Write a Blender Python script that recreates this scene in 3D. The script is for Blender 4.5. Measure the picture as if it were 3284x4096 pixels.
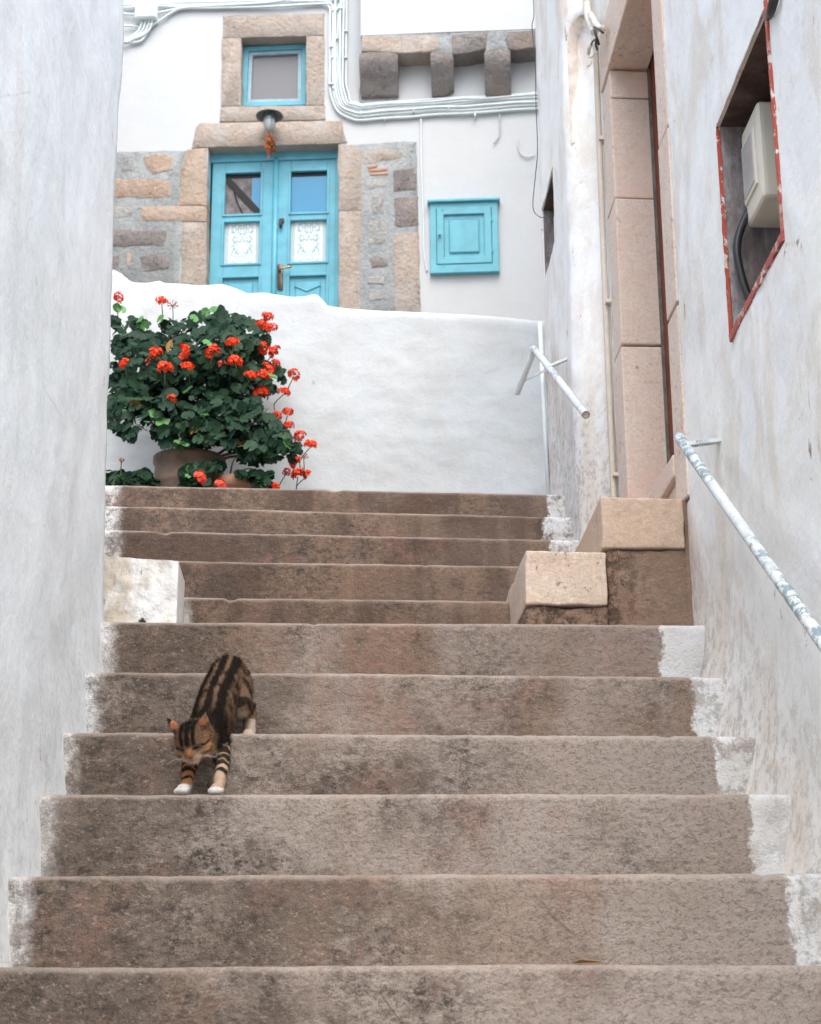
import bpy, bmesh, math, random
from math import radians, sin, cos, pi, sqrt, exp
from mathutils import Vector, Matrix, noise
random.seed(7)
for o in list(bpy.data.objects): bpy.data.objects.remove(o)
sc = bpy.context.scene
COL = sc.collection

# ------------------------------------------------------------------ camera
FPX, PIT, YAW, ROLL = 6985.8, .3009, .0455, -.0055
_w = Vector((sin(YAW)*cos(PIT), cos(YAW)*cos(PIT), sin(PIT)))
_r = Vector((cos(YAW), -sin(YAW), 0)); _u = _r.cross(_w)
_r, _u = cos(ROLL)*_r+sin(ROLL)*_u, -sin(ROLL)*_r+cos(ROLL)*_u
cam_d = bpy.data.cameras.new('camera'); cam = bpy.data.objects.new('camera', cam_d); COL.objects.link(cam)
cam.matrix_world = Matrix(((_r.x, _u.x, -_w.x, 0), (_r.y, _u.y, -_w.y, 0), (_r.z, _u.z, -_w.z, 0), (0, 0, 0, 1)))
cam_d.sensor_fit = 'VERTICAL'; cam_d.sensor_height = 36; cam_d.lens = 36*FPX/4096
cam_d.clip_start = .05; cam_d.clip_end = 400
cam_d.dof.use_dof = True; cam_d.dof.focus_distance = 4.4; cam_d.dof.aperture_fstop = 11
sc.camera = cam

# ------------------------------------------------------------------ sky, sun, exposure
SUN_EL, SUN_AZ = radians(56), radians(173)      # azimuth clockwise from +Y: from behind the camera
W = bpy.data.worlds.new('World'); sc.world = W; W.use_nodes = True
nt = W.node_tree; nt.nodes.clear()
sky = nt.nodes.new('ShaderNodeTexSky'); sky.sky_type = 'NISHITA'; sky.sun_disc = False
sky.sun_elevation = SUN_EL; sky.sun_rotation = SUN_AZ; sky.dust_density = 4; sky.air_density = 1; sky.ozone_density = 1
hs = nt.nodes.new('ShaderNodeHueSaturation'); hs.inputs['Saturation'].default_value = .8
bg = nt.nodes.new('ShaderNodeBackground'); bg.inputs['Strength'].default_value = .15
wo = nt.nodes.new('ShaderNodeOutputWorld')
nt.links.new(sky.outputs[0], hs.inputs['Color']); nt.links.new(hs.outputs[0], bg.inputs[0]); nt.links.new(bg.outputs[0], wo.inputs[0])
sl = bpy.data.lights.new('sun', 'SUN'); sl.energy = 1.0; sl.angle = radians(70); sl.color = (1, .995, .98)
so = bpy.data.objects.new('sun', sl); COL.objects.link(so)
sd = Vector((sin(SUN_AZ)*cos(SUN_EL), cos(SUN_AZ)*cos(SUN_EL), sin(SUN_EL)))
so.rotation_euler = sd.to_track_quat('Z', 'Y').to_euler(); so.location = (0, -3, 12)
sc.view_settings.view_transform = 'Standard'; sc.view_settings.look = 'None'
sc.view_settings.exposure = 1.26; sc.view_settings.gamma = 1; sc.view_settings.use_curve_mapping = False
sc.render.engine = 'CYCLES'
sc.cycles.max_bounces = 8; sc.cycles.diffuse_bounces = 5

# ------------------------------------------------------------------ measuring helpers (source photo px -> point on a known plane)
def ray(x, y): return _w+_r*((x-1642)/FPX)-_u*((y-2048)/FPX)
def onX(x, y, X): d = ray(x, y); return d*(X/d.x)
def onY(x, y, Y): d = ray(x, y); return d*(Y/d.y)
PHI = radians(-6)
FE = Vector((cos(PHI), sin(PHI), 0)); FN = Vector((sin(PHI), -cos(PHI), 0)); FO = Vector((0, 13.8, 0)); UZ = Vector((0, 0, 1))
def fac(x, y, d=0):
    q = ray(x, y); k = (FO+FN*d).dot(FN)/q.dot(FN); p = q*k
    return ((p-FO).dot(FE), p.z)
def fw(a, z, d=0): return FO+FE*a+FN*d+UZ*z
def c1(x, y): return (400+.58*x, .58*y)
def c2(x, y): return (1200+.58*x, .58*y)
def c3(x, y): return (2000+.7426*x, .7426*y)
def c4(x, y): return (400+.578*x, 1100+.578*y)
def c7(x, y): return (600+.347*x, 2550+.347*y)
def cD(x, y): return (820+.33545*x, 600+.33545*y)
def nz(p, s=1., seed=0.): return noise.noise(Vector((p[0]*s+seed*17.3, p[1]*s+seed*5.1, p[2]*s-seed*9.7)))
def fbm(p, s=1., seed=0., o=3):
    t, a = 0, 1
    for i in range(o): t += a*nz(p, s, seed+i); a *= .5; s *= 2.1
    return t

# ------------------------------------------------------------------ objects
ORI = {}
def mesh_data(name, vs, fs, smooth=False):
    me = bpy.data.meshes.new(name); me.from_pydata([tuple(v) for v in vs], [], fs); me.update()
    if smooth: me.polygons.foreach_set('use_smooth', [True]*len(me.polygons))
    return me
def tag(o, label=None, cat=None, group=None, kind=None):
    for k, v in (('label', label), ('category', cat), ('group', group), ('kind', kind)):
        if v: o[k] = v
    return o
def thing(name, loc, label, cat, group=None, kind=None):
    o = bpy.data.objects.new(name, None); o.empty_display_size = .1; COL.objects.link(o); o.location = loc
    ORI[o.name] = Vector(loc); return tag(o, label, cat, group, kind)
def obj(name, vs, fs, mat, parent=None, smooth=False, bev=0, seg=1, loc=None, auto=None):
    org = ORI[parent.name] if parent else (Vector(loc) if loc is not None else Vector((0, 0, 0)))
    me = mesh_data(name, [Vector(v)-org for v in vs], fs, smooth)
    if bev:
        bm = bmesh.new(); bm.from_mesh(me)
        bmesh.ops.recalc_face_normals(bm, faces=bm.faces)
        es = [e for e in bm.edges if len(e.link_faces) == 2 and e.calc_face_angle(0) > .5]
        bmesh.ops.bevel(bm, geom=es, offset=bev, segments=seg, affect='EDGES', profile=.6)
        bm.to_mesh(me); bm.free()
    if auto: me.polygons.foreach_set('use_smooth', [True]*len(me.polygons)); me.set_sharp_from_angle(angle=radians(auto))
    o = bpy.data.objects.new(name, me); COL.objects.link(o)
    if parent: o.parent = parent; ORI[o.name] = org.copy()
    else: o.location = org; ORI[o.name] = org.copy()
    for m in (mat if isinstance(mat, (list, tuple)) else [mat]): me.materials.append(m)
    return o
class MB:
    def __init__(s): s.v = []; s.f = []
    def add(s, vs, fs):
        n = len(s.v); s.v += [Vector(v) for v in vs]; s.f += [tuple(i+n for i in f) for f in fs]; return s
    def box(s, a, b, f=None):
        (x0, y0, z0), (x1, y1, z1) = a, b
        vs = [(x, y, z) for z in (z0, z1) for (x, y) in ((x0, y0), (x1, y0), (x1, y1), (x0, y1))]
        if f: vs = [f(*v) for v in vs]
        return s.add(vs, [(0, 3, 2, 1), (4, 5, 6, 7), (0, 1, 5, 4), (1, 2, 6, 5), (2, 3, 7, 6), (3, 0, 4, 7)])
    def tube(s, pts, r, n=8, caps=True):
        pts = [Vector(p) for p in pts]; rs = r if isinstance(r, (list, tuple)) else [r]*len(pts)
        t = (pts[1]-pts[0]).normalized(); ref = Vector((0, 0, 1)) if abs(t.z) < .9 else Vector((1, 0, 0))
        a = t.cross(ref).normalized(); vs = []
        for i, p in enumerate(pts):
            t = (pts[min(i+1, len(pts)-1)]-pts[max(i-1, 0)]).normalized()
            a = (a-t*a.dot(t)).normalized(); b = t.cross(a)
            vs += [p+(a*cos(2*pi*k/n)+b*sin(2*pi*k/n))*rs[i] for k in range(n)]
        fs = [(i*n+k, i*n+(k+1) % n, (i+1)*n+(k+1) % n, (i+1)*n+k) for i in range(len(pts)-1) for k in range(n)]
        if caps: fs += [tuple(range(n-1, -1, -1)), tuple((len(pts)-1)*n+k for k in range(n))]
        return s.add(vs, fs)
    def lathe(s, c, prof, n=20, axis=None):
        c = Vector(c); M = axis or Matrix.Identity(3); vs = []
        for (r, z) in prof: vs += [c+M @ Vector((r*cos(2*pi*k/n), r*sin(2*pi*k/n), z)) for k in range(n)]
        return s.add(vs, [(i*n+k, i*n+(k+1) % n, (i+1)*n+(k+1) % n, (i+1)*n+k) for i in range(len(prof)-1) for k in range(n)])
    def build(s, name, mat, parent=None, **k): return obj(name, s.v, s.f, mat, parent, **k)
def spline(pts, n=6):
    pts = [Vector(p) for p in pts]; out = []
    for i in range(len(pts)-1):
        p0, p1, p2, p3 = pts[max(i-1, 0)], pts[i], pts[i+1], pts[min(i+2, len(pts)-1)]
        for k in range(n):
            t = k/n
            out.append(.5*((2*p1)+(p2-p0)*t+(2*p0-5*p1+4*p2-p3)*t*t+(3*p1-p0-3*p2+p3)*t**3))
    return out+[pts[-1]]
def breaks(a, b, st, extra=()):
    r = [a+(b-a)*i/max(1, round((b-a)/st)) for i in range(max(1, round((b-a)/st))+1)]
    r = [v for v in r if all(abs(v-e) > st*.45 for e in extra)]+[e for e in extra if a <= e <= b]
    return sorted(set(r))
def wall_mesh(us, vs, front, back, hole=None):
    """grid of front(u,v), thickness from back(u,v); openings where hole(u,v)"""
    nu, nv = len(us), len(vs); V = []; Fc = []
    for u in us:
        for v in vs: V.append(front(u, v))
    off = len(V)
    for u in us:
        for v in vs: V.append(back(u, v))
    def there(i, j):
        return 0 <= i < nu-1 and 0 <= j < nv-1 and not (hole and hole((us[i]+us[i+1])/2, (vs[j]+vs[j+1])/2))
    g = lambda i, j: i*nv+j
    for i in range(nu-1):
        for j in range(nv-1):
            if not there(i, j): continue
            a, b, c, d = g(i, j), g(i+1, j), g(i+1, j+1), g(i, j+1)
            Fc.append((a, b, c, d)); Fc.append((off+d, off+c, off+b, off+a))
            if not there(i-1, j): Fc.append((d, off+d, off+a, a))
            if not there(i+1, j): Fc.append((b, off+b, off+c, c))
            if not there(i, j-1): Fc.append((a, off+a, off+b, b))
            if not there(i, j+1): Fc.append((c, off+c, off+d, d))
    used = sorted({k for f in Fc for k in f}); mp = {k: i for i, k in enumerate(used)}
    return [V[k] for k in used], [tuple(mp[k] for k in f) for f in Fc]

# ------------------------------------------------------------------ materials
class NB:
    def __init__(s, name, rough=.8, spec=.3):
        s.m = bpy.data.materials.new(name); s.m.use_nodes = True; s.t = s.m.node_tree
        s.b = s.t.nodes['Principled BSDF']; s.b.inputs['Roughness'].default_value = rough
        s.b.inputs['Specular IOR Level'].default_value = spec
        s.pos = s.t.nodes.new('ShaderNodeNewGeometry').outputs['Position']
    def lk(s, a, inp):
        if hasattr(a, 'is_output') or isinstance(a, bpy.types.NodeSocket): s.t.links.new(a, inp)
        elif isinstance(a, (tuple, list)): inp.default_value = tuple(a) if len(a) == 4 or inp.type == 'VECTOR' else tuple(a)+(1,)
        else: inp.default_value = a
    def n(s, ty, **k):
        nd = s.t.nodes.new(ty)
        for a, v in k.items(): setattr(nd, a, v)
        return nd
    def scale(s, v, sc3, loc=(0, 0, 0), rot=(0, 0, 0)):
        m = s.n('ShaderNodeMapping'); s.lk(v, m.inputs['Vector']); m.inputs['Scale'].default_value = sc3
        m.inputs['Location'].default_value = loc; m.inputs['Rotation'].default_value = rot; return m.outputs[0]
    def noise(s, sc=5, det=4, rough=.55, v=None, dist=0):
        nd = s.n('ShaderNodeTexNoise'); s.lk(v or s.pos, nd.inputs['Vector'])
        for k, x in (('Scale', sc), ('Detail', det), ('Roughness', rough), ('Distortion', dist)): nd.inputs[k].default_value = x
        return nd.outputs['Fac']
    def vor(s, sc=5, v=None, feature='F1', out='Distance', rand=1):
        nd = s.n('ShaderNodeTexVoronoi', feature=feature); s.lk(v or s.pos, nd.inputs['Vector'])
        nd.inputs['Scale'].default_value = sc; nd.inputs['Randomness'].default_value = rand; return nd.outputs[out]
    def ramp(s, f, lo, hi, a=0., b=1., smooth=True):
        nd = s.n('ShaderNodeMapRange', interpolation_type='SMOOTHSTEP' if smooth else 'LINEAR')
        s.lk(f, nd.inputs['Value'])
        for k, x in zip(('From Min', 'From Max', 'To Min', 'To Max'), (lo, hi, a, b)): s.lk(x, nd.inputs[k])
        return nd.outputs['Result']
    def math(s, op, a, b=0., c=None):
        nd = s.n('ShaderNodeMath', operation=op); s.lk(a, nd.inputs[0]); s.lk(b, nd.inputs[1])
        if c is not None: s.lk(c, nd.inputs[2])
        return nd.outputs[0]
    def mix(s, f, a, b, mode='MIX'):
        nd = s.n('ShaderNodeMix', data_type='RGBA', blend_type=mode)
        s.lk(f, nd.inputs[0]); s.lk(a, nd.inputs[6]); s.lk(b, nd.inputs[7]); return nd.outputs[2]
    def xyz(s, v=None):
        nd = s.n('ShaderNodeSeparateXYZ'); s.lk(v or s.pos, nd.inputs[0]); return nd.outputs
    def attr(s, name, ty='OBJECT', out='Fac'):
        nd = s.n('ShaderNodeAttribute', attribute_type=ty, attribute_name=name); return nd.outputs[out]
    def rand(s): return s.n('ShaderNodeObjectInfo').outputs['Random']
    def col(s, c): s.lk(c, s.b.inputs['Base Color']); return s
    def bump(s, h, st=.3, dist=.01):
        nd = s.n('ShaderNodeBump'); nd.inputs['Strength'].default_value = st; nd.inputs['Distance'].default_value = dist
        s.lk(h, nd.inputs['Height']); s.t.links.new(nd.outputs[0], s.b.inputs['Normal']); return s

def whitewash(name, base, cool, stain, stain_amt=.4, streak=.3, chips=.5, dirt=0., relief=.5, skin=(.36, .27, .2), pink=0.):
    n = NB(name, .88, .2)
    big = n.noise(1.3, 4, .6); mid = n.noise(5.5, 5, .62); fine = n.noise(38, 4, .7)
    c = n.mix(n.ramp(big, .38, .62), base, cool)
    c = n.mix(n.ramp(mid, .5, .75, 0, .3), c, tuple(x*.91 for x in base))
    st = n.noise(2.4, 6, .7, n.scale(n.pos, (1.4, 1.4, .75), (3, 1, 2)), .8)
    stv = n.noise(8, 6, .75, n.scale(n.pos, (1, 1, .3), (7, 3, 2)), .6)
    m1 = n.math('MULTIPLY', n.ramp(st, .45, .62), stain_amt)
    m2 = n.math('MULTIPLY', n.math('MULTIPLY', n.ramp(stv, .48, .72), n.ramp(st, .35, .6)), streak)
    c = n.mix(n.math('MAXIMUM', m1, m2), c, stain)
    if pink: c = n.mix(n.math('MULTIPLY', n.ramp(n.noise(3.1, 5, .7, n.scale(n.pos, (1, 1, .35), (11, 4, 9))), .56, .72), pink), c, (.56, .36, .28))
    # flaked spots and little elongated chips
    v = n.scale(n.pos, (1, 1, .38), (5, 2, 8))
    ch = n.math('MULTIPLY', n.ramp(n.noise(24, 5, .75, v, .8), .645, .675), n.ramp(n.noise(2.7, 3, .6, n.scale(n.pos, (1, 1, .7), (2, 9, 1))), .46, .58))
    c = n.mix(n.math('MULTIPLY', ch, chips), c, skin)
    ck = n.math('MULTIPLY', n.ramp(n.vor(1.7, n.scale(n.pos, (1, 1, .6), (.3, .2, .7)), 'DISTANCE_TO_EDGE'), 0, .004, 1, 0), n.ramp(n.noise(2.2, 4, .7), .52, .6))
    c = n.mix(n.math('MULTIPLY', ck, chips*.3), c, (.42, .38, .34))
    fl = n.math('MULTIPLY', n.ramp(n.noise(11, 6, .8, n.scale(n.pos, (1, 1, .6), (4, 4, 4))), .56, .62), n.ramp(n.noise(1.6, 3, .6, n.scale(n.pos, (1, 1, 1), (7, 2, 5))), .46, .60))
    c = n.mix(n.math('MULTIPLY', fl, chips*.26), c, stain)
    if dirt:    # splashed dirt that follows the flight of steps
        x = n.xyz(); up = n.math('SUBTRACT', x[2], n.math('ADD', n.math('MULTIPLY', n.math('SUBTRACT', x[1], 3.065), .66), .14))
        d = n.math('SUBTRACT', n.ramp(n.math('ADD', up, n.math('MULTIPLY', n.noise(6, 5, .7), .5)), .1, .75, 1, 0), 0.02)
        sp = n.ramp(n.noise(30, 5, .8, n.scale(n.pos, (1, 1, .8))), .47, .6)
        c = n.mix(n.math('MULTIPLY', n.math('MULTIPLY', d, sp), dirt*.8), c, (.24, .19, .15))
        c = n.mix(n.math('MULTIPLY', d, dirt*.38), c, (.42, .34, .275))
    c = n.mix(n.math('MULTIPLY', n.ramp(fine, .5, .8), .10), c, tuple(x*.75 for x in base))
    n.col(c)
    h = n.math('ADD', n.math('MULTIPLY', n.noise(7, 5, .6), 1.), n.math('MULTIPLY', fine, .16))
    h = n.math('SUBTRACT', h, n.math('MULTIPLY', n.math('ADD', ch, n.math('MULTIPLY', fl, .6)), .14))
    n.bump(h, relief, .03); return n.m
M_LEFT = whitewash('whitewash_left', (.755, .815, .84), (.78, .825, .845), (.60, .585, .56), .26, .16, 1., .28, .26)
M_RIGHT = whitewash('whitewash_right', (.82, .83, .80), (.80, .82, .825), (.67, .60, .51), .6, .32, 1., .7, .28, pink=.45)
M_FAC = whitewash('whitewash_facade', (.495, .525, .545), (.51, .53, .54), (.48, .485, .47), .2, .12, .25, 0, .16)
M_PAR = whitewash('whitewash_low_wall', (.475, .512, .526), (.505, .528, .538), (.42, .412, .392), .3, .2, .6, 0, .32)

def flat(name, c, rough=.6, spec=.4, var=.12, vs=14, metal=0, bump=0, bs=60):
    n = NB(name, rough, spec)
    f = n.noise(vs, 4, .6)
    n.col(n.mix(n.ramp(f, .3, .7), tuple(x*(1-var) for x in c), tuple(min(1, x*(1+var)) for x in c)))
    n.b.inputs['Metallic'].default_value = metal
    if bump: n.bump(n.noise(bs, 4, .6), bump, .004)
    return n.m
def stone_mat(name, a, b, speck, bump=.6, patch=None, sp=.6, bsc=26):
    n = NB(name, .92, .2)
    rv = n.rand(); off = n.n('ShaderNodeCombineXYZ'); n.lk(n.math('MULTIPLY', rv, 30), off.inputs[0]); n.lk(n.math('MULTIPLY', rv, 17), off.inputs[2])
    va = n.n('ShaderNodeVectorMath', operation='ADD'); n.lk(n.pos, va.inputs[0]); n.lk(off.outputs[0], va.inputs[1]); p = va.outputs[0]
    c = n.mix(n.ramp(n.noise(5, 5, .65, p), .35, .65), a, b)
    c = n.mix(n.ramp(n.noise(90, 3, .7, p), .3, .7, 0, .38), c, tuple(x*.6 for x in a))
    pits = n.ramp(n.noise(34, 6, .8, p), .56, .64); zone = n.ramp(n.noise(6, 4, .65, n.scale(p, (1, 1, 1), (4, 4, 4))), .47, .60)
    pm = n.math('MULTIPLY', n.math('MULTIPLY', pits, zone), sp)
    c = n.mix(n.math('MULTIPLY', n.ramp(n.noise(55, 5, .9, n.scale(p, (.6, 1, 1), (2, 7, 3))), .52, .62), .45), c, tuple(min(.8, x*1.25+.03) for x in b))
    c = n.mix(n.math('MULTIPLY', n.ramp(n.noise(50, 5, .9, n.scale(p, (.6, 1, 1), (8, 1, 9))), .53, .62), .4), c, tuple(x*.55 for x in a))
    c = n.mix(pm, c, speck)
    if patch: c = n.mix(n.math('MULTIPLY', n.ramp(n.noise(3.3, 4, .6, n.scale(p, (1, 1, 1), (8, 1, 3))), .5, .68), .7), c, patch)
    c = n.mix(n.ramp(rv, 0, 1, 0, .22), c, tuple(x*.72 for x in b))
    n.col(c)
    n.bump(n.math('SUBTRACT', n.math('ADD', n.noise(bsc, 5, .78, p), n.math('MULTIPLY', n.noise(6, 3, .6, p), .8)), n.math('MULTIPLY', pm, .4)), bump, .035)
    return n.m
M_BEIGE = stone_mat('beige_stone', (.50, .41, .345), (.56, .50, .44), (.36, .23, .16), 1., (.50, .475, .44))
M_ORANGE = stone_mat('orange_stone', (.53, .39, .30), (.58, .48, .395), (.40, .22, .13), 1.)
M_GREY = stone_mat('grey_stone', (.255, .232, .225), (.38, .348, .325), (.09, .075, .065), 1., (.31, .245, .195), .8)
M_LGREY = stone_mat('pale_grey_stone', (.42, .43, .43), (.52, .51, .49), (.3, .25, .22), 1.)
M_JAMB = stone_mat('pink_stone', (.74, .60, .50), (.78, .66, .57), (.42, .16, .08), .35, (.73, .53, .44), 1., 60)
M_BLOCK = stone_mat('tan_stone', (.52, .385, .285), (.59, .465, .365), (.34, .2, .12), .35, (.57, .39, .28), .6, 70)
M_BLOCKP = stone_mat('pale_pitted_stone', (.60, .48, .38), (.66, .55, .455), (.10, .08, .06), .4, (.64, .45, .33), 1., 60)
M_BRICK = stone_mat('thin_brick', (.58, .30, .2), (.62, .38, .28), (.4, .2, .12), .5)
def rubble():
    n = NB('dirty_rubble', .95, .15)
    c = n.mix(n.ramp(n.noise(7, 5, .7), .35, .65), (.56, .375, .275), (.64, .47, .355))
    x = n.xyz(); side = n.ramp(n.math('ADD', x[0], n.math('MULTIPLY', n.noise(9, 4, .7), .18)), .83, .97, 1, 0)
    c = n.mix(n.math('MULTIPLY', n.ramp(n.noise(26, 6, .85), .45, .56), n.math('ADD', n.math('MULTIPLY', side, .62), .16)), c, (.085, .062, .05))
    c = n.mix(n.math('MULTIPLY', n.ramp(n.noise(60, 4, .8), .58, .7), .6), c, (.55, .44, .34))
    n.col(c); n.bump(n.noise(48, 7, .8), 1., .06); return n.m
M_RUBBLE = rubble()
M_MORTAR = stone_mat('grey_mortar', (.36, .39, .40), (.45, .475, .48), (.30, .28, .26), .9, (.50, .515, .51), .6)

def concrete():
    n = NB('worn_concrete', .9, .22)
    x = n.xyz(); rnd = n.attr('tone')
    off = n.n('ShaderNodeCombineXYZ'); n.lk(n.math('MULTIPLY', rnd, 40), off.inputs[0]); n.lk(n.math('MULTIPLY', rnd, 23), off.inputs[1])
    va = n.n('ShaderNodeVectorMath', operation='ADD'); n.lk(n.pos, va.inputs[0]); n.lk(off.outputs[0], va.inputs[1]); P = va.outputs[0]
    cells = n.noise(2.6, 3, .6, n.scale(P, (1.5, .2, .16)))             # vertical day-work bands, different on every riser
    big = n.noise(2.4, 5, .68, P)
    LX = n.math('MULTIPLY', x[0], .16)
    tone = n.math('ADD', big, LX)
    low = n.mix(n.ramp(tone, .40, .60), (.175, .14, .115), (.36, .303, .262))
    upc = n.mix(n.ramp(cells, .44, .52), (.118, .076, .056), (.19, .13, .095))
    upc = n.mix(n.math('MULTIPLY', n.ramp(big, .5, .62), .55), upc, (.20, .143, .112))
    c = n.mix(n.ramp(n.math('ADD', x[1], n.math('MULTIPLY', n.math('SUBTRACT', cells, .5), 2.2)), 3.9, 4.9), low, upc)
    c = n.mix(n.math('MULTIPLY', n.ramp(cells, .53, .57), .3), c, (.30, .205, .145))
    c = n.mix(n.math('MULTIPLY', n.ramp(n.noise(4.2, 5, .72, n.scale(P, (1, 1, 1), (9, 2, 6))), .54, .66), .45), c, (.30, .165, .135))
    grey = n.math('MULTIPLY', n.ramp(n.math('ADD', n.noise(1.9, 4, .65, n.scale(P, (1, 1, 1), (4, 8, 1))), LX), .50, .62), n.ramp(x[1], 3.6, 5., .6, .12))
    c = n.mix(grey, c, (.40, .355, .32))
    # black lichen and grit, densest towards the left end of the lower steps
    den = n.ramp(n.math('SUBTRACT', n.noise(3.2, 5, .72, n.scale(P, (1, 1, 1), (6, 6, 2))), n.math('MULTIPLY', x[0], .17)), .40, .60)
    PA = n.scale(P, (.65, 1, 1)); blot = n.ramp(n.noise(26, 6, .85, PA), .46, .58); sp = n.ramp(n.noise(64, 5, .9, PA), .48, .55)
    m = n.math('MULTIPLY', n.math('ADD', n.math('MULTIPLY', sp, .62), n.math('MULTIPLY', blot, .42)), den)
    c = n.mix(m, c, (.062, .052, .044))
    sp2 = n.ramp(n.noise(105, 4, .9, PA), .51, .58)
    c = n.mix(n.math('MULTIPLY', sp2, .5), c, (.105, .082, .068))
    li = n.ramp(n.noise(85, 3, .9, n.scale(P, (.65, 1, 1), (3, 3, 7))), .56, .66)
    c = n.mix(n.math('MULTIPLY', li, n.ramp(x[1], 3.8, 5.2, .34, .14)), c, (.50, .435, .38))
    hz = n.ramp(n.noise(30, 4, .7, n.scale(P, (.25, 1, 2.2), (8, 1, 1))), .56, .68)
    c = n.mix(n.math('MULTIPLY', hz, .3), c, (.15, .115, .095))
    c = n.mix(n.math('MULTIPLY', n.ramp(n.vor(40, P), .0, .10, 1, 0), n.ramp(n.noise(6, 4, .7, P), .54, .62)), c, (.05, .04, .035))
    # hairline cracks
    ck = n.math('MULTIPLY', n.ramp(n.vor(2.1, n.scale(n.pos, (1, 1, 1.2)), 'DISTANCE_TO_EDGE'), 0, .006, 1, 0), n.ramp(n.noise(2.6, 3), .54, .62))
    c = n.mix(n.math('MULTIPLY', ck, .6), c, (.06, .045, .038))
    # rubbed pale nosing
    nrm = n.n('ShaderNodeNewGeometry').outputs['Normal']; nzz = n.xyz(nrm)[2]
    wear = n.math('MULTIPLY', n.ramp(nzz, .25, .8), n.ramp(n.noise(6, 4, .7), .3, .6, .35, .9))
    c = n.mix(n.math('MULTIPLY', wear, .55), c, (.44, .375, .32))
    # whitewash brushed over both ends
    wob = n.math('ADD', n.math('MULTIPLY', n.math('SUBTRACT', n.noise(16, 5, .7), .5), .07), n.math('MULTIPLY', n.math('SUBTRACT', n.noise(90, 3, .8), .5), .035))
    xr = n.math('SUBTRACT', n.math('ADD', x[0], wob), n.attr('paint_right')); xl = n.math('SUBTRACT', n.attr('paint_left'), n.math('ADD', x[0], wob))
    pm = n.math('MAXIMUM', n.ramp(xr, -.004, .008), n.math('MULTIPLY', n.ramp(xl, -.03, .02), n.ramp(n.noise(22, 5, .85, n.scale(n.pos, (1, 1, .6))), .38, .60, .35, .95)))
    worn = n.ramp(n.math('ADD', n.noise(13, 6, .8), n.math('MULTIPLY', n.noise(70, 3, .8), .3)), .60, .78, 1, .12)
    worn = n.math('MAXIMUM', worn, n.attr('paint_fresh'))
    pm = n.math('MULTIPLY', pm, worn)
    wc = n.mix(n.ramp(n.noise(9, 5, .7), .4, .7), (.79, .81, .82), (.68, .67, .64))
    c = n.mix(pm, c, wc)
    n.col(c)
    h = n.math('ADD', n.noise(60, 6, .75), n.math('MULTIPLY', n.noise(200, 3, .7), .35))
    n.bump(n.math('ADD', h, n.math('MULTIPLY', n.noise(9, 4, .6), .9)), .8, .014)
    return n.m
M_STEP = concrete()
M_BLUE = flat('blue_paint', (.095, .345, .445), .45, .4, .11, 6, bump=.12, bs=22)
M_BLUE2 = flat('cupboard_blue_paint', (.112, .375, .465), .5, .4, .10, 7, bump=.1, bs=25)
M_CABLE = flat('painted_cable', (.60, .665, .68), .5, .4, .06, 9)
M_BOX = flat('pale_plastic', (.72, .80, .81), .45, .4, .04, 7)
M_CREAM = flat('cream_plastic', (.66, .62, .52), .35, .5, .04, 6)
M_BLACK = flat('black_rubber', (.015, .016, .018), .45, .45, .2)
M_IRON = flat('dark_iron', (.02, .018, .017), .5, .5, .2)
M_BRONZE = flat('bronze_plate', (.085, .065, .055), .42, .5, .2, 20, .6)
M_BRASS = flat('brass', (.35, .26, .1), .3, .5, .1, 20, 1)
M_TIN = flat('tin', (.30, .34, .35), .35, .5, .2, 20, .8)
M_DOORRED = flat('oxblood_wood', (.13, .026, .012), .55, .35, .3, 8, bump=.3, bs=30)
M_GASKET = flat('door_gap_mortar', (.16, .145, .13), .9, .1, .3)
M_TERRA = flat('terracotta', (.34, .19, .13), .8, .25, .15, 12, bump=.2)
M_CLAY = flat('weathered_clay', (.15, .11, .085), .9, .2, .3, 9, bump=.4)
M_SOIL = flat('potting_soil', (.035, .025, .018), 1, .1, .4, 40)
M_GRIME = None
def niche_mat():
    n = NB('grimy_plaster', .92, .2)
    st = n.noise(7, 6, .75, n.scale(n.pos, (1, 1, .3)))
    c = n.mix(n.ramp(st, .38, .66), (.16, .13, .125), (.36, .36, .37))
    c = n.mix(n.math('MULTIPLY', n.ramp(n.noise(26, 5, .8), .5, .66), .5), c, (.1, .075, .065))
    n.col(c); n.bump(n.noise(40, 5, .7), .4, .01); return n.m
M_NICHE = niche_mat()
def brown_plaster_mat():  # dark brown plaster for niche backs and tops
    n = NB('dark_brown_plaster', .9, .2)
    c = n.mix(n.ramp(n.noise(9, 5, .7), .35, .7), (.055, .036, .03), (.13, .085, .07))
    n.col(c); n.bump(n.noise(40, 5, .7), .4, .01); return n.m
M_NICHE_BROWN = brown_plaster_mat()
def peel(name, top, under, lo=.55, sc=26, bumpy=.3):
    n = NB(name, .5, .45)
    m = n.ramp(n.noise(sc, 6, .75, n.scale(n.pos, (1, .6, .6)), .4), lo, lo+.03)
    big = n.ramp(n.noise(2.6, 3, .6), .42, .6)
    mm = n.math('MULTIPLY', m, n.math('ADD', n.math('MULTIPLY', big, .85), .15))
    c = n.mix(mm, top, under)
    c = n.mix(n.math('MULTIPLY', n.ramp(n.noise(90, 3, .7), .55, .75), .25), c, tuple(x*.45 for x in under))
    n.col(c); n.bump(n.math('MULTIPLY', mm, -1), bumpy, .004); return n.m
M_RAIL = peel('peeling_rail_paint', (.62, .65, .66), (.22, .295, .32), .50, 42)
M_REDRIM = peel('peeling_red_paint', (.36, .055, .028), (.66, .62, .57), .53, 40)
M_REDWORN = peel('worn_red_paint', (.66, .60, .55), (.40, .1, .055), .56, 22)
M_CONDUIT = flat('ribbed_plastic', (.60, .54, .46), .5, .4, .06)
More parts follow.
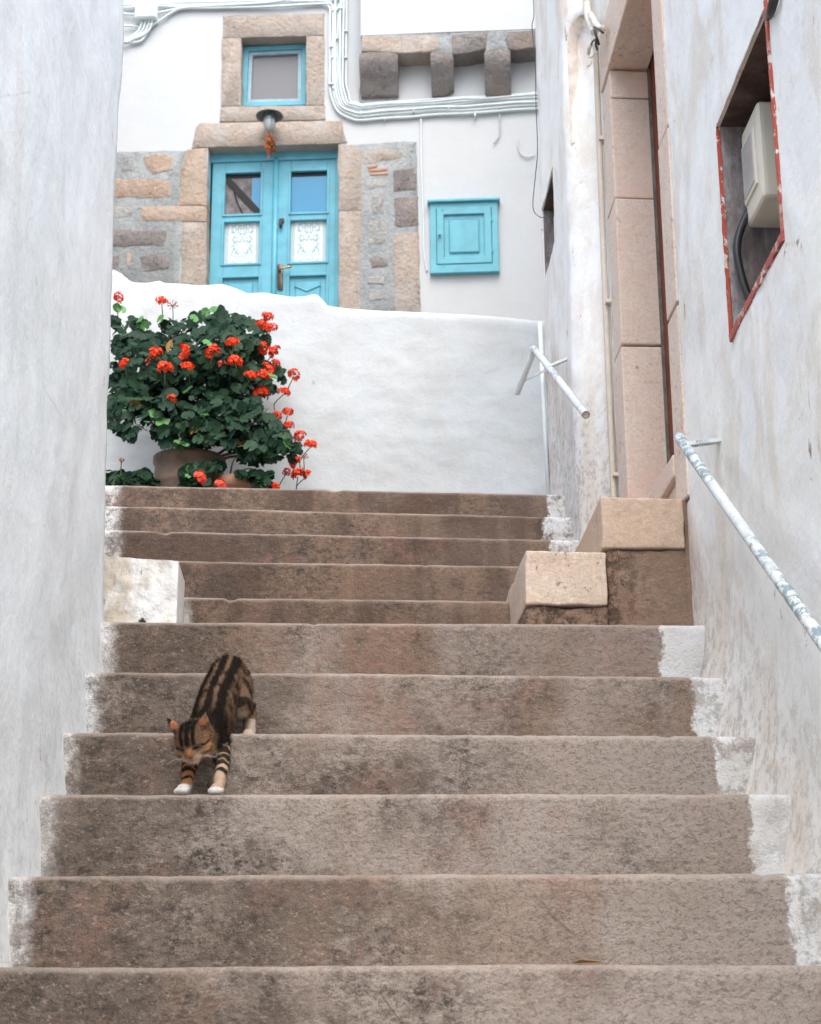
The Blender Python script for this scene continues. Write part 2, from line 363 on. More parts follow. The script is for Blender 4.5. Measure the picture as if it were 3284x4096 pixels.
M_TAPE = flat('old_tape', (.66, .62, .55), .6, .35, .2, 50)
def glass(name, c, rough=.04):
    n = NB(name, rough, .45); n.col(c); n.b.inputs['Coat Weight'].default_value = 0; n.b.inputs['Coat Roughness'].default_value = .03; return n.m
M_GLASSB = glass('sky_reflection_pane', (.0, .185, .36)); M_GLASSG = glass('dim_pane', (.14, .135, .14)); M_GLASSW = glass('net_pane', (.135, .14, .15), .3)  # the blue is the sky's reflection put into the pane colour
M_DARK = flat('dark_rail_and_reflection', (.012, .011, .012), .6, .3)  # blind rails, and the dark reflections shaped in the left pane
M_REFLECT = flat('grey_reflection', (.17, .16, .165), .9, .1, .35, 16)  # left door pane: reflected building painted in as opaque grey
def lace_mat():
    n = NB('lace', .9, .1)
    uv = n.n('ShaderNodeTexCoord').outputs['UV']; x = n.xyz(uv)
    u = n.math('SUBTRACT', x[0], .5); v = x[1]
    au = n.math('ABSOLUTE', u)
    mir = n.n('ShaderNodeCombineXYZ'); n.lk(au, mir.inputs[0]); n.lk(v, mir.inputs[1]); mv = mir.outputs[0]
    e1 = n.ramp(n.vor(9, mv, 'DISTANCE_TO_EDGE'), .03, .09)          # leafy blobs
    # central flower
    dv = n.math('SUBTRACT', v, .42)
    r = n.math('SQRT', n.math('ADD', n.math('MULTIPLY', u, u), n.math('MULTIPLY', n.math('MULTIPLY', dv, dv), 1.35)))
    th = n.math('ARCTAN2', dv, u)
    pet = n.math('ADD', .17, n.math('MULTIPLY', n.math('COSINE', n.math('MULTIPLY', th, 8)), .035))
    inside = n.ramp(n.math('SUBTRACT', pet, r), -.008, .008)
    ringv = n.ramp(n.math('ABSOLUTE', n.math('SUBTRACT', n.math('MODULO', r, .07), .035)), .006, .016)
    fl = n.math('MULTIPLY', inside, n.math('ADD', n.math('MULTIPLY', ringv, .5), .5))
    halo = n.ramp(n.math('ABSOLUTE', n.math('SUBTRACT', n.math('SUBTRACT', pet, r), -.02)), .0, .018)
    ground = n.math('MULTIPLY', n.math('MULTIPLY', e1, halo), n.math('SUBTRACT', 1, inside))
    mid = n.math('MAXIMUM', ground, fl)
    # oval frame and side bands
    ov = n.math('SQRT', n.math('ADD', n.math('MULTIPLY', n.math('MULTIPLY', u, u), 5.2), n.math('MULTIPLY', n.math('MULTIPLY', dv, dv), 5.6)))
    frame = n.ramp(n.math('ABSOLUTE', n.math('SUBTRACT', ov, .86)), .02, .05, 1, 0)
    low = n.math('MULTIPLY', frame, n.ramp(v, .35, .45, 1, 0))
    band = n.ramp(n.math('ABSOLUTE', n.math('SUBTRACT', au, .345)), .025, .035, 1, 0)
    outer = n.math('GREATER_THAN', au, .375)
    diag = n.math('SINE', n.math('MULTIPLY', n.math('ADD', v, n.math('MULTIPLY', au, .8)), 120))
    dg = n.ramp(diag, -.2, .3)
    m = n.math('MAXIMUM', n.math('MAXIMUM', mid, low), band)
    mo = n.n('ShaderNodeMix'); n.lk(outer, mo.inputs[0]); n.lk(m, mo.inputs[2]); n.lk(dg, mo.inputs[3])
    n.col(n.mix(n.ramp(mo.outputs[0], .15, .75), (.20, .36, .40), (.64, .68, .69)))
    n.bump(mo.outputs[0], .3, .004); return n.m
M_LACE = lace_mat()
def leaf_mat():
    n = NB('geranium_leaf', .62, .18)
    r = n.rand(); uv = n.xyz(n.n('ShaderNodeTexCoord').outputs['Object'])
    a = n.attr('leaf_tone', 'GEOMETRY')
    t = n.math('ADD', n.math('MULTIPLY', r, .6), n.math('MULTIPLY', a, .4))
    c = n.mix(n.ramp(t, .1, .9), (.007, .027, .013), (.024, .062, .024))
    c = n.mix(n.ramp(n.noise(30, 3), .4, .7, 0, .35), c, (.03, .07, .05))
    n.col(c); n.bump(n.noise(70, 3, .6), .25, .004)
    n.b.inputs['Subsurface Weight'].default_value = 0
    return n.m
M_LEAF = leaf_mat()
M_LEAFY = flat('yellowing_leaf', (.30, .17, .05), .7, .25, .3, 30)
M_LEAFL = flat('young_leaf', (.07, .20, .055), .5, .35, .2, 30)
M_STEM = flat('green_stem', (.07, .11, .04), .7, .25, .2)
def petal(name, c):
    n = NB(name, .6, .25); n.col(n.mix(n.ramp(n.noise(120, 2), .35, .65), tuple(x*.75 for x in c), c))
    return n.m
M_PETAL = petal('scarlet_petal', (.78, .055, .012)); M_PETALP = petal('coral_petal', (.85, .10, .06)); M_BUD = petal('faded_petal', (.32, .05, .03))
M_DRIED = petal('dried_petal', (.42, .13, .04))
M_DIRT = flat('terrace_ground', (.3, .27, .23), .95, .1, .2, 3, bump=.4)

# ------------------------------------------------------------------ ground
obj('terrain', *(lambda vs: (vs, [(0, 1, 2, 3)]))([(-120, -120, -3.4), (120, -120, -3.4), (120, 120, -3.4), (-120, 120, -3.4)]), M_DIRT)['kind'] = 'structure'
o = MB().box((-4, 7.62, 2.0), (6, 17, 2.62)).build('terrace', M_DIRT); o['kind'] = 'structure'

# ------------------------------------------------------------------ staircase
stairs = thing('staircase', (0.18, 3.06, 0), 'worn brown concrete steps with whitewashed ends climbing the alley', 'staircase')
ST = {}
for i in range(-11, 1): ST[i] = (3.065+.28*i, .144+.19*i, .144+.19*i)
ST.update({1: (3.345, .320, .326), 2: (3.625, .513, .516), 3: (3.905, .693, .688), 4: (4.185, .890, .884), 5: (4.465, 1.083, 1.083),
           6: (5.0, 1.287, 1.279), 7: (5.33, 1.492, 1.478)})
def along(pl, pr, Y):
    a, b = onY(*pl, Y), onY(*pr, Y); return a, b
for i, pl, pr, Y in ((8, (474, 2118), (2323, 2158), 5.86), (9, (470, 2020), (2284, 2067), 6.10), (10, (466, 1938), (2255, 1975), 6.29)):
    a, b = along(pl, pr, Y); s = (b.z-a.z)/(b.x-a.x)
    ST[i] = (Y, a.z+s*(-.95-a.x), a.z+s*(.95-a.x))
PL = {10: onY(466, 1938, 6.29).x, 9: onY(470, 2050, 6.1).x, 8: onY(478, 2150, 5.86).x, 7: -.9, 6: onY(742, 2420, 5.0).x, 5: -.575, 4: -.572, 3: -.58, 2: -.574, 1: -.574, 0: -.60}
PR = {10: .80, 9: onY(2167, 2090, 6.1).x, 8: onY(2201, 2170, 5.86).x, 7: 2, 6: 2, 5: .862, 4: .879, 3: .866, 2: .867, 1: .866, 0: .9}
FRESH = {6: .9, 5: .9, 4: .45, 3: .2, 2: .7, 1: .35, 8: .35, 9: .1, 10: .0}
def make_step(i):
    Y, zl, zr = ST[i]; Yn = ST[i+1][0] if i < 10 else 8.2
    x0, x1 = (-.72, 1.06) if i <= 5 else ((-1.05, .66) if i <= 7 else (-1.2, .97))
    if i == 10: x0, x1 = -1.9, 2.4
    h = (.19 if i > 5 else .19)
    n = 120; R = .017; prof = []
    prof.append((0, -.26, 0)); prof.append((0, -.17, .5)); prof.append((0, -.12, 1)); prof.append((0, -.07, 1)); prof.append((0, -.035, 1))
    for k in range(6):
        a = pi*k/10; prof.append((R-R*cos(a), -R+R*sin(a), 1))
    d = Yn-Y+.035
    for t in (.04, .08, .15): prof.append((R+t, 0, 1)) if R+t < d-.03 else None
    prof.append((d, 0, 1)); prof.append((d, -.26, 0))
    vs, fs = [], []; m = len(prof)
    zl_, zr_ = zl, zr; xl_, xr_ = (-.61, .98) if i <= 7 else (-.95, .95)
    for k in range(n+1):
        x = x0+(x1-x0)*k/n; z = zl_+(zr_-zl_)*(x-xl_)/(xr_-xl_) if x < xr_ or i == 10 and False else zr_
        for (dy, dz, wgt) in prof:
            p = (x, Y+dy, z+dz)
            e = .003*nz((x, i*3.1, 0), 1.7, i)+.0012*nz((x, i*3.1, 0), 7, i+3)
            edge = 1 if -R-.03 < dz and dy < .03 else .5
            ww = .0020*nz((x, dz*2, i), 30, 5)*edge+.0022*nz((x, dz, i), 7, 2)
            ch = max(0, nz((x, i*7.7, dz), 15, 4)-.50)*(1 if -.05 < dz and -.01 < dy < .025 else 0)*.035
            ww += ch; dz_ = ch*.8
            vs.append((x, Y+dy+(ww if dy < .03 else 0), z+dz+(e-dz_+.0014*nz((x, dy*3, i), 24, 8)*edge if dz > -.2 else 0)))
    for k in range(n):
        for j in range(m):
            a, b = k*m+j, k*m+(j+1) % m; fs.append((a, a+m, b+m, b))
    fs += [tuple(range(m)), tuple(n*m+j for j in range(m-1, -1, -1))]
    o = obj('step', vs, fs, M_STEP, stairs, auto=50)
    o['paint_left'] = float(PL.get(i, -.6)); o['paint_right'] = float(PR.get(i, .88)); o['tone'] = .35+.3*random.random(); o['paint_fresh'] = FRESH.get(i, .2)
    return o
for i in range(-11, 11): make_step(i)

# small plaster footings where wall meets the steps are part of the house walls
# ------------------------------------------------------------------ house on the left
lh = thing('house', (-.61, 4.5, 1.0), 'plain windowless whitewashed house wall beside the white plaster plinth', 'house')
def stair_z(y): return .14+(y-3.065)*.679 if y < 4.465 else 1.083
us = breaks(.6, 4.56, .035); vz = breaks(-1.2, 3.05, .04)
def lfront(y, z):
    toe = max(0, 1-(z-stair_z(y)+.05)/.30)
    X = -.600-.012*max(0, z-.6)+.026*fbm((0, y, z), 1.6, 3, 3)*.35+.004*nz((0, y, z), 9, 2)
    X += -.012+.014*toe*toe
    r = .035
    if y > 4.56-r: X -= r-sqrt(max(0, r*r-(y-4.56+r)**2))
    return Vector((X, y, z))
v, f = wall_mesh(us, vz, lfront, lambda y, z: Vector((-1.6, y, z)), lambda y, z: y < 1.62 and z > 1.75)
obj('wall', v, f, M_LEFT, lh, auto=60)
MB().box((-1.6, .62, -3.4), (-.66, 4.5, -1.2)).build('wall', M_LEFT, lh)

# plaster plinth with drain hole
pl = thing('plinth', (-.52, 4.78, 1.08), 'low whitewashed plaster plinth with a small drain hole at its foot', 'plinth')
pv, pf = [], []
def plf(u, z):
    a = onY(440+(706-440)*u, 2219+26*u, 4.76).z
    X = -.70+(.262)*u; zz = 1.07+(a-1.07)*z
    return Vector((X, 4.76+.006*fbm((u*2, 0, z*2), 3, 4), zz))
def hole(u, z):
    x = (-.70+.262*u); zz = 1.07+(1.345-1.07)*z; return (x+.53)**2/.011**2+(zz-1.156)**2/.010**2 < 1
v, f = wall_mesh(breaks(0, 1, .02), breaks(0, 1, .022), plf, lambda u, z: Vector((-.70+.262*u, 4.985, plf(u, z).z)), hole)
n_ = whitewash('whitewash_plinth', (.70, .72, .72), (.64, .645, .62), (.50, .45, .37), 1., .8, 1., 0, .6)
obj('body', v, f, n_, pl, auto=50)
MB().box((-.56, 4.84, 1.10), (-.50, 4.86, 1.2)).build('drain_back', M_IRON, pl)

# ------------------------------------------------------------------ house on the right
rh = thing('house', (.98, 4.6, 1.1), 'weathered white house with stone doorway, meter niches and hand rails', 'house')
NY0, NY1, NZ0, NZ1 = 3.437, 3.970, 1.695, 2.282
DY0, DY1, DZ0, DZ1 = 4.705, 5.50, 1.30, 3.39       # door opening, stones included outside this
SY0, SY1, SZ1 = 4.556, 5.675, 3.62
QY0, QY1, QZ0, QZ1 = 6.29, 6.682, 3.09, 3.425
def wallX(y): 
    t = min(1, max(0, (y-5.73)/.22)); t = t*t*(3-2*t); return .98-.11*t
AY0, AY1, AZ0, AZ1 = 5.50, 5.885, 3.02, 3.66       # blind arch
AY0 = 5.66
def arch(y, z):
    c, hw = 5.832, .060; k = abs(y-c)/hw
    if k >= 1: return 0
    top = 3.72+.10*sqrt(1-k*k)
    return max(0, min(1, min(top-z, (1-k)*hw)/.010))*max(0, min(1, (z-3.26)/.35))
us = breaks(.62, 6.74, .034, (NY0, NY1, SY0, SY1, QY0, QY1)); us = sorted(us+[y for y in breaks(5.755, 5.95, .006)]); us = [u for i, u in enumerate(us) if i == 0 or u-us[i-1] > .003 or u in (NY0, NY1, SY0, SY1, QY0, QY1)]
vz = breaks(0.0, 4.75, .025, (NZ0, NZ1, 1.46, SZ1, QZ0, QZ1, 3.05))
def rfront(y, z):
    toe = max(0, 1-(z-stair_z(y)+.03)/.22) if y < 4.4 else 0
    X = wallX(y)+.010*fbm((0, y, z), 1.8, 9, 3)+.0035*nz((0, y, z), 10, 4)
    X -= .02*toe*toe
    ar = arch(y, z); X += .034*ar; yy = y+.026*ar
    near = min(abs(y-q) for q in (NY0, NY1)) if NZ0-.02 < z < NZ1+.02 else 1
    if NY0-.01 < y < NY1+.01 and NZ0-.01 < z < NZ1+.01 or near < .02: X = .98
    if SY0-.01 < y < SY1+.01: X = .98+.003*nz((0, y, z), 20)
    r = .03
    if y > 6.74-r: X += r-sqrt(max(0, r*r-(y-6.74+r)**2))
    return Vector((X, yy, z))
def rhole(y, z): return (y < 4.52 and z > 3.05) or (y < 1.62 and z > 1.75) or (NY0 < y < NY1 and NZ0 < z < NZ1) or (SY0 < y < SY1 and 1.46 < z < SZ1) or (QY0 < y < QY1 and QZ0 < z < QZ1)
v, f = wall_mesh(us, vz, rfront, lambda y, z: Vector((1.30, y, z)), rhole)
obj('wall', v, f, M_RIGHT, rh, auto=60)
MB().box((1.32, .62, -3.4), (1.6, 4.50, 1.74)).build('wall', M_RIGHT, rh)
MB().box((1.32, 1.64, 1.742), (1.6, 4.50, 3.0)).build('wall', M_RIGHT, rh)
MB().box((1.32, 4.502, -3.4), (1.6, 6.72, 4.7)).build('wall', M_RIGHT, rh)   # inner leaf behind the openings
MB().box((1.0, .64, -3.4), (1.318, 6.70, -.02)).build('wall', M_RIGHT, rh)
# thin stone edge of the blind arch
av, af = [], []
path_ = [(5.892, 3.30+.42*k/8) for k in range(9)]+[(5.832+.060*cos(a), 3.72+.10*sin(a)) for a in [pi*k/10 for k in range(1, 8)]]
for k, (y, z) in enumerate(path_):
    p = Vector((wallX(y), y, z)); b = Vector((-.12, -.09, 0)).normalized()*.004; dv = Vector((.034, .026, 0)); wd_ = min(1, k/3+.2)
    ins_ = Vector((0, -.012, 0)) if k < 9 else Vector((0, (5.832-y)*.16, (3.72-z)*.12))
    qv = Vector((wallX(y+ins_.y), y+ins_.y, z+ins_.z))
    av += [p+b, p+b+dv*.0+Vector((0, .004, 0)), qv+b+dv*wd_]
for k in range(len(path_)-1): af += [(3*k, 3*k+2, 3*k+5, 3*k+3), (3*k+1, 3*k, 3*k+3, 3*k+4)]
obj('arch_edge', av, af, flat('arch_plaster', (.70, .62, .55), .9, .1, .15, 20), rh, smooth=True)
# door surround: stones
dw = thing('doorway', (.98, 5.1, 1.45), None, None); dw.parent = rh; dw.location = Vector((.98, 5.1, 1.45))-ORI[rh.name]
def sbox(y0, y1, z0, z1, x0=.972, x1=1.118, mat=M_JAMB, name='stone', bev=.006, j=.003, parent=dw, x0b=None):
    m = MB().box((x0, y0, z0), (x1, y1, z1))
    m.v = [p+Vector((random.uniform(-j, j)*.5, random.uniform(-j, j), random.uniform(-j, j))) for p in m.v]
    return m.build(name, mat, parent, bev=bev, seg=2)
zs = [1.47, 2.312, 2.872, 3.268, 3.385]
for a, b in zip(zs, zs[1:]): sbox(DY1, SY1-.002, a+.003, b-.003, .973+.003*random.random())
zs = [1.47, 2.05, 2.62, 3.385]
for a, b in zip(zs, zs[1:]): sbox(SY0+.002, DY0, a+.003, b-.003, .973+.003*random.random(), 1.118)
sbox(SY0+.002, SY1-.002, DZ1, SZ1-.002, .971)
sbox(DY0+.003, DY1-.003, 1.575, 1.645, .968, 1.16, M_JAMB, 'threshold')
sbox(DY0+.003, DY1-.003, 1.47, 1.572, .985, 1.16, M_JAMB, 'stone')
MB().box((1.112, DY1-.008, 1.645), (1.136, DY1-.001, 3.386)).build('door_gap', M_GASKET, dw)
dl = MB().box((1.122, DY0-.05, 1.60), (1.178, DY1-.010, 3.43)).build('door', M_DOORRED, dw)

# big meter niche
ni = thing('meter_niche', (1.0, 3.7, 1.7), None, None); ni.parent = rh; ni.location = Vector((1.0, 3.7, 1.7))-ORI[rh.name]
XB = 1.235
def quad(name, a, b, c, d, mat, par, t=(0, 0, 0)):
    t = Vector(t); p = [Vector(q) for q in (a, b, c, d)]
    return obj(name, p+[q+t for q in p], [(0, 1, 2, 3), (7, 6, 5, 4), (0, 4, 5, 1), (1, 5, 6, 2), (2, 6, 7, 3), (3, 7, 4, 0)], mat, par)
quad('niche_back', (XB, NY0, NZ0), (XB, NY1, NZ0), (XB, NY1, NZ1), (XB, NY0, NZ1), M_NICHE_BROWN, ni, (.01, 0, 0))
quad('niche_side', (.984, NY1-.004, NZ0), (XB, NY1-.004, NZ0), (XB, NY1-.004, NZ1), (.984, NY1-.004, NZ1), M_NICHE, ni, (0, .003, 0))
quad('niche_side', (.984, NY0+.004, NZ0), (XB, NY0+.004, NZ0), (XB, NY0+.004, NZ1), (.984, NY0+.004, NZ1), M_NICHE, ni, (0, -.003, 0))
quad('niche_top', (.984, NY0+.005, NZ1-.004), (XB, NY0+.005, NZ1-.004), (XB, NY1-.005, NZ1-.004), (.984, NY1-.005, NZ1-.004), M_NICHE_BROWN, ni, (0, 0, .003))
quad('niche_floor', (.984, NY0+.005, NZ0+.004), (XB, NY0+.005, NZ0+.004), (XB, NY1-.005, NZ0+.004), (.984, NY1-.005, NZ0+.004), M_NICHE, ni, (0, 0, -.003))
def rim(y0, z0, y1, z1, w, mat, n=26):
    a, b = Vector((0, y0, z0)), Vector((0, y1, z1)); t = (b-a).normalized(); q = Vector((0, -t.z, t.y)); vs = []; fs = []
    for k in range(n+1):
        p = a.lerp(b, k/n); wo = w*(1+.45*nz(p, 40, 2)); wi = .004
        for (s, x) in ((-wi, .985), (-wi, .9735), (wo, .9745), (wo, .985)): vs.append((x+.0015*nz(p, 30, s), p.y+q.y*s, p.z+q.z*s))
    for k in range(n):
        for j in range(4): fs.append((k*4+j, k*4+(j+1) % 4, k*4+4+(j+1) % 4, k*4+4+j))
    fs += [(0, 1, 2, 3), (n*4+3, n*4+2, n*4+1, n*4)]
    return obj('red_rim', vs, fs, mat, ni, auto=60)
rim(NY1, NZ1, NY1, NZ0, .0015, M_REDRIM); rim(NY0-.001, NZ1+.005, NY1, NZ1, .004, M_REDWORN)
rim(NY1, NZ0, NY0, NZ0+.02, .014, M_REDRIM); rim(NY0, NZ0, NY0, NZ1+.02, .0065, M_REDRIM)
# cream meter inside it
em = thing('electric_meter', (1.1, 3.85, 1.975), 'cream plastic electricity meter inside the big red edged niche', 'electricity meter', 'electricity meters in wall niches')
MB().box((1.03, 3.766, 1.977), (XB-.004, 3.942, 2.24)).build('case', M_CREAM, em, bev=.014, seg=3)
MB().box((1.024, 3.80, 2.03), (1.032, 3.925, 2.19)).build('dial_frame', M_CREAM, em, bev=.004, seg=2)
MB().box((1.0215, 3.812, 2.042), (1.0255, 3.915, 2.178)).build('dial_window', flat('dial_glass', (.42, .42, .41), .12, .6), em, bev=.001)
MB().box((1.10, 3.78, 1.90), (XB-.004, 3.90, 1.975)).build('terminal_cover', M_CREAM, em, bev=.01, seg=2)
bc = MB().tube(spline([(1.06, 3.935, 2.06), (1.02, 3.93, 1.99), (.996, 3.92, 1.915), (1.002, 3.915, 1.83), (1.02, 3.91, 1.76), (1.04, 3.9, 1.70)]), .0105, 10)
tag(bc.build('cable', M_BLACK, None, smooth=True), 'thick black cable curving down beneath the cream meter', 'cable')
# small niche further up the alley
n2 = thing('meter_niche', (.9, 6.4, 3.1), None, None); n2.parent = rh; n2.location = Vector((.9, 6.4, 3.1))-ORI[rh.name]
quad('niche_back', (1.08, QY0, QZ0), (1.08, QY1, QZ0), (1.08, QY1, QZ1), (1.08, QY0, QZ1), M_NICHE_BROWN, n2, (.01, 0, 0))
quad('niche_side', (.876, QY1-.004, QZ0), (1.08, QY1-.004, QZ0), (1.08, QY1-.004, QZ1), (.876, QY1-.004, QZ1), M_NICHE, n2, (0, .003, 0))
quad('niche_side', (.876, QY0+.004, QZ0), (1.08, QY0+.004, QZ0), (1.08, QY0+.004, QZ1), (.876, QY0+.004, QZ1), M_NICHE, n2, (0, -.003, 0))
quad('niche_top', (.876, QY0+.005, QZ1-.004), (1.08, QY0+.005, QZ1-.004), (1.08, QY1-.005, QZ1-.004), (.876, QY1-.005, QZ1-.004), M_NICHE_BROWN, n2, (0, 0, .003))
e2 = thing('electric_meter', (.97, 6.5, 3.15), 'small white meter box in the narrow dark niche near the corner', 'electricity meter', 'electricity meters in wall niches')
MB().box((.905, 6.41, 3.155), (1.075, 6.56, 3.35)).build('case', M_BOX, e2, bev=.01, seg=2)
MB().box((.9, 6.43, 3.20), (.907, 6.54, 3.32)).build('dial_frame', M_BOX, e2, bev=.002)

# two stone steps leading to the red door
b1 = thing('stone_block', (.64, 5.0, 1.08), 'pale pitted stone block, lower of the two beside the steps', 'stone block', 'stone blocks below the red door')
b2 = thing('stone_block', (.86, 5.0, 1.08), 'taller smooth tan stone block against the wall below the ribbed conduit', 'stone block', 'stone blocks below the red door')
def block(par, x0, x1, y0, y1, z0, z1, mat, seed, name, amp=.004, bev=.012, nx=16, flare=0):
    bm = bmesh.new(); bmesh.ops.create_cube(bm, size=1)
    for vv in bm.verts: vv.co = Vector((x0+(vv.co.x+.5)*(x1-x0), y0+(vv.co.y+.5)*(y1-y0), z0+(vv.co.z+.5)*(z1-z0)))
    bmesh.ops.bevel(bm, geom=bm.edges[:], offset=bev, segments=3, affect='EDGES', profile=.6)
    bmesh.ops.subdivide_edges(bm, edges=[e for e in bm.edges if e.calc_length() > .05], cuts=9, use_grid_fill=True)
    for vv in bm.verts:
        p = vv.co; vv.co = p+Vector((nz(p, 14, seed), nz(p, 14, seed+1), nz(p, 14, seed+2)))*amp+Vector((nz(p, 45, seed), nz(p, 45, seed+4), nz(p, 45, seed+5)))*amp*.4
        if flare and p.x < (x0+x1)/2: vv.co.x -= flare*(z1-p.z)/(z1-z0)
    bmesh.ops.recalc_face_normals(bm, faces=bm.faces)
    vs = [v.co.copy() for v in bm.verts]; fs = [tuple(v.index for v in q.verts) for q in bm.faces]; bm.free()
    return obj(name, vs, fs, mat, par, auto=55)
block(b1, .522, .746, 4.590, 5.62, 1.166, 1.316, M_BLOCKP, 3, 'tread_stone', .0045, .006)
block(b1, .528, .748, 4.600, 5.60, 1.04, 1.163, M_RUBBLE, 5, 'footing', .012, .01, flare=.02)
block(b2, .738, .968, 4.592, 5.62, 1.328, 1.474, M_BLOCK, 8, 'tread_stone', .004, .006)
block(b2, .751, .980, 4.604, 5.60, 1.04, 1.325, M_RUBBLE, 11, 'footing', .013, .012)
# pits in the pale block are in its material; rough mortar seam against the wall
block(b2, .966, .992, 4.60, 5.2, 1.05, 1.47, M_RUBBLE, 21, 'mortar_seam', .008, .006)

# ribbed conduit beside the doorway
cd = thing('conduit', (.96, 5.69, 1.55), 'ribbed beige cable conduit climbing beside the pink stone doorway', 'conduit')
pts, rs = [], []
N = 1300
for k in range(N+1):
    z = 1.45+(3.60-1.45)*k/N; pts.append((.962, 5.695-.01*sin(z*2), z)); rs.append(  .0103 if k % 4 < 2 else .0117)
MB().tube(pts, rs, 9).build('pipe', M_CONDUIT, cd, smooth=True)
for z in (1.9, 2.55, 3.2):
    MB().box((.958, 5.672, z), (.986, 5.716, z+.012)).build('clip', M_CONDUIT, cd)
# torn cable end above it
tc = thing('torn_cable', (.94, 5.7, 3.6), 'frayed white taped cable ends with black wires hanging above the conduit', 'cable')
cz = lambda x, y, X=.945: onX(2300+.1206*x, .1206*y, X)
MB().tube(spline([cz(380, -600), cz(380, 0), cz(400, 300), cz(470, 620), cz(560, 850), cz(640, 1050)]), [.016]*13+[.0155]*18, 9).build('tape_roll', M_TAPE, tc, smooth=True)
MB().tube(spline([cz(520, 480), cz(640, 700), cz(800, 930), cz(930, 930)]), .012, 8).build('tape_roll', M_TAPE, tc, smooth=True)
MB().tube(spline([cz(640, 1000, .93), cz(720, 1250, .93), cz(790, 1480, .94)]), .005, 7).build('wire', M_BLACK, tc, smooth=True)
MB().tube(spline([cz(720, 1290, .93), cz(600, 1360, .93), cz(540, 1480, .93)]), .0042, 7).build('wire', M_BLACK, tc, smooth=True)
MB().tube(spline([cz(700, 1330, .93), cz(690, 1500, .93), cz(740, 1640, .94)]), .0042, 7).build('wire', M_BLACK, tc, smooth=True)
MB().tube(spline([cz(530, 1480, .93), cz(460, 1650, .93), cz(440, 1790, .93)]), .0075, 8).build('sleeve', M_TAPE, tc, smooth=True)
MB().tube(spline([cz(440, 1760, .93), cz(450, 1870, .93), cz(560, 1880, .93), cz(740, 1700, .94)]), .0042, 7).build('wire', M_TAPE, tc, smooth=True)
MB().tube([cz(640, 900, .925), cz(820, 990, .925), cz(930, 1080, .925)], .0045, 7).build('wire', M_BLACK, tc, smooth=True)
# broken hole with a rusty stub, above the big niche
bs = thing('iron_stub', onX(3070, 30, .98), 'rusty iron stub broken off in the wall above the big niche', 'iron stub')
MB().tube([onX(3100, -20, .965), onX(3085, 40, .968), onX(3070, 75, .98)], [.012, .011, .006], 7).build('stub', M_IRON, bs, smooth=True)

# hand rails
def bracket(par, a, b, w=.011, h=.005):
    a, b = Vector(a), Vector(b); t = (b-a).normalized(); s = t.cross(UZ).normalized()
    m = MB(); m.add([p+s*sx*w+UZ*sz*h for p in (a, b) for sx, sz in ((-1, -1), (1, -1), (1, 1), (-1, 1))], [(0, 1, 2, 3), (7, 6, 5, 4), (0, 4, 5, 1), (1, 5, 6, 2), (2, 6, 7, 3), (3, 7, 4, 0)])
    return m.build('bracket', M_RAIL, par)
r1 = thing('handrail', (.9, 4.28, 1.54), 'long peeling white pipe handrail descending past the stone blocks', 'handrail', 'pipe handrails on the weathered house')
RX = .90
ra, rb = onX(2713, 1745, RX), onX(3284, 2560, RX)
sl_ = (rb-ra)/(ra.y-rb.y)
pts = [ra+sl_*t for t in [0, .012]+[.1*k for k in range(1, 34)]]
MB().tube(pts, [.011, .0135]+[.0135]*33, 12).build('rail', M_RAIL, r1, auto=50)
bracket(r1, ra+sl_*.06-UZ*.004, (.99, 4.153, 1.488))
q = ra+sl_*1.9; bracket(r1, q-UZ*.006, (.99, q.y, q.z-.03))
q = ra+sl_*3.2; bracket(r1, q-UZ*.006, (.99, q.y, q.z-.03))
r2 = thing('handrail', (.8, 5.9, 2.3), 'short open ended pipe handrail with bent tail at the house corner', 'handrail', 'pipe handrails on the weathered house')
oe, be = onX(2344, 1660, .80), onX(2137, 1396, .80); en = onX(2068, 1572, .742)
path = [oe]+[oe.lerp(be, k/10) for k in range(1, 10)]+spline([oe.lerp(be, .985), be+Vector((-.004, .005, .002)), be.lerp(en, .1)], 4)+[be.lerp(en, .5), en]
m = MB().tube(path, .0135, 12, caps=False)
m.build('rail', M_RAIL, r2, auto=50)
MB().tube([oe+(be-oe).normalized()*.012, oe+(be-oe).normalized()*.016], .0125, 12).build('end_plug', M_CREAM, r2)
MB().tube([en, en+(en-be).normalized()*.006], [.0135, .009], 12).build('end_cap', M_RAIL, r2)
q = oe.lerp(be, .68); bracket(r2, q-UZ*.0, (.885, 6.07, 2.50), .009)
bracket(r2, be.lerp(en, .75), (.89, 6.66, 2.70), .009)

# white pipe and dark wires on the far corner
cp = MB().tube([onY(2160, 1290, 6.70), onY(2176, 1640, 6.70), onY(2195, 2010, 6.70)], .009, 8).build('pipe', M_BOX, None, smooth=True)
tag(cp, 'thin white pipe running down the house corner behind the short handrail', 'pipe')
wp = [(2132, -30), (2136, 60), (2128, 110), (2140, 230), (2144, 420), (2150, 600), (2140, 720), (2132, 830), (2160, 868), (2200, 864)]
wr = MB().tube(spline([onX(x, y, .862) for x, y in wp], 5), .002, 6).build('wire', M_IRON, None, smooth=True)
tag(wr, 'thin dark wire down the house corner looping into the narrow niche', 'wire')

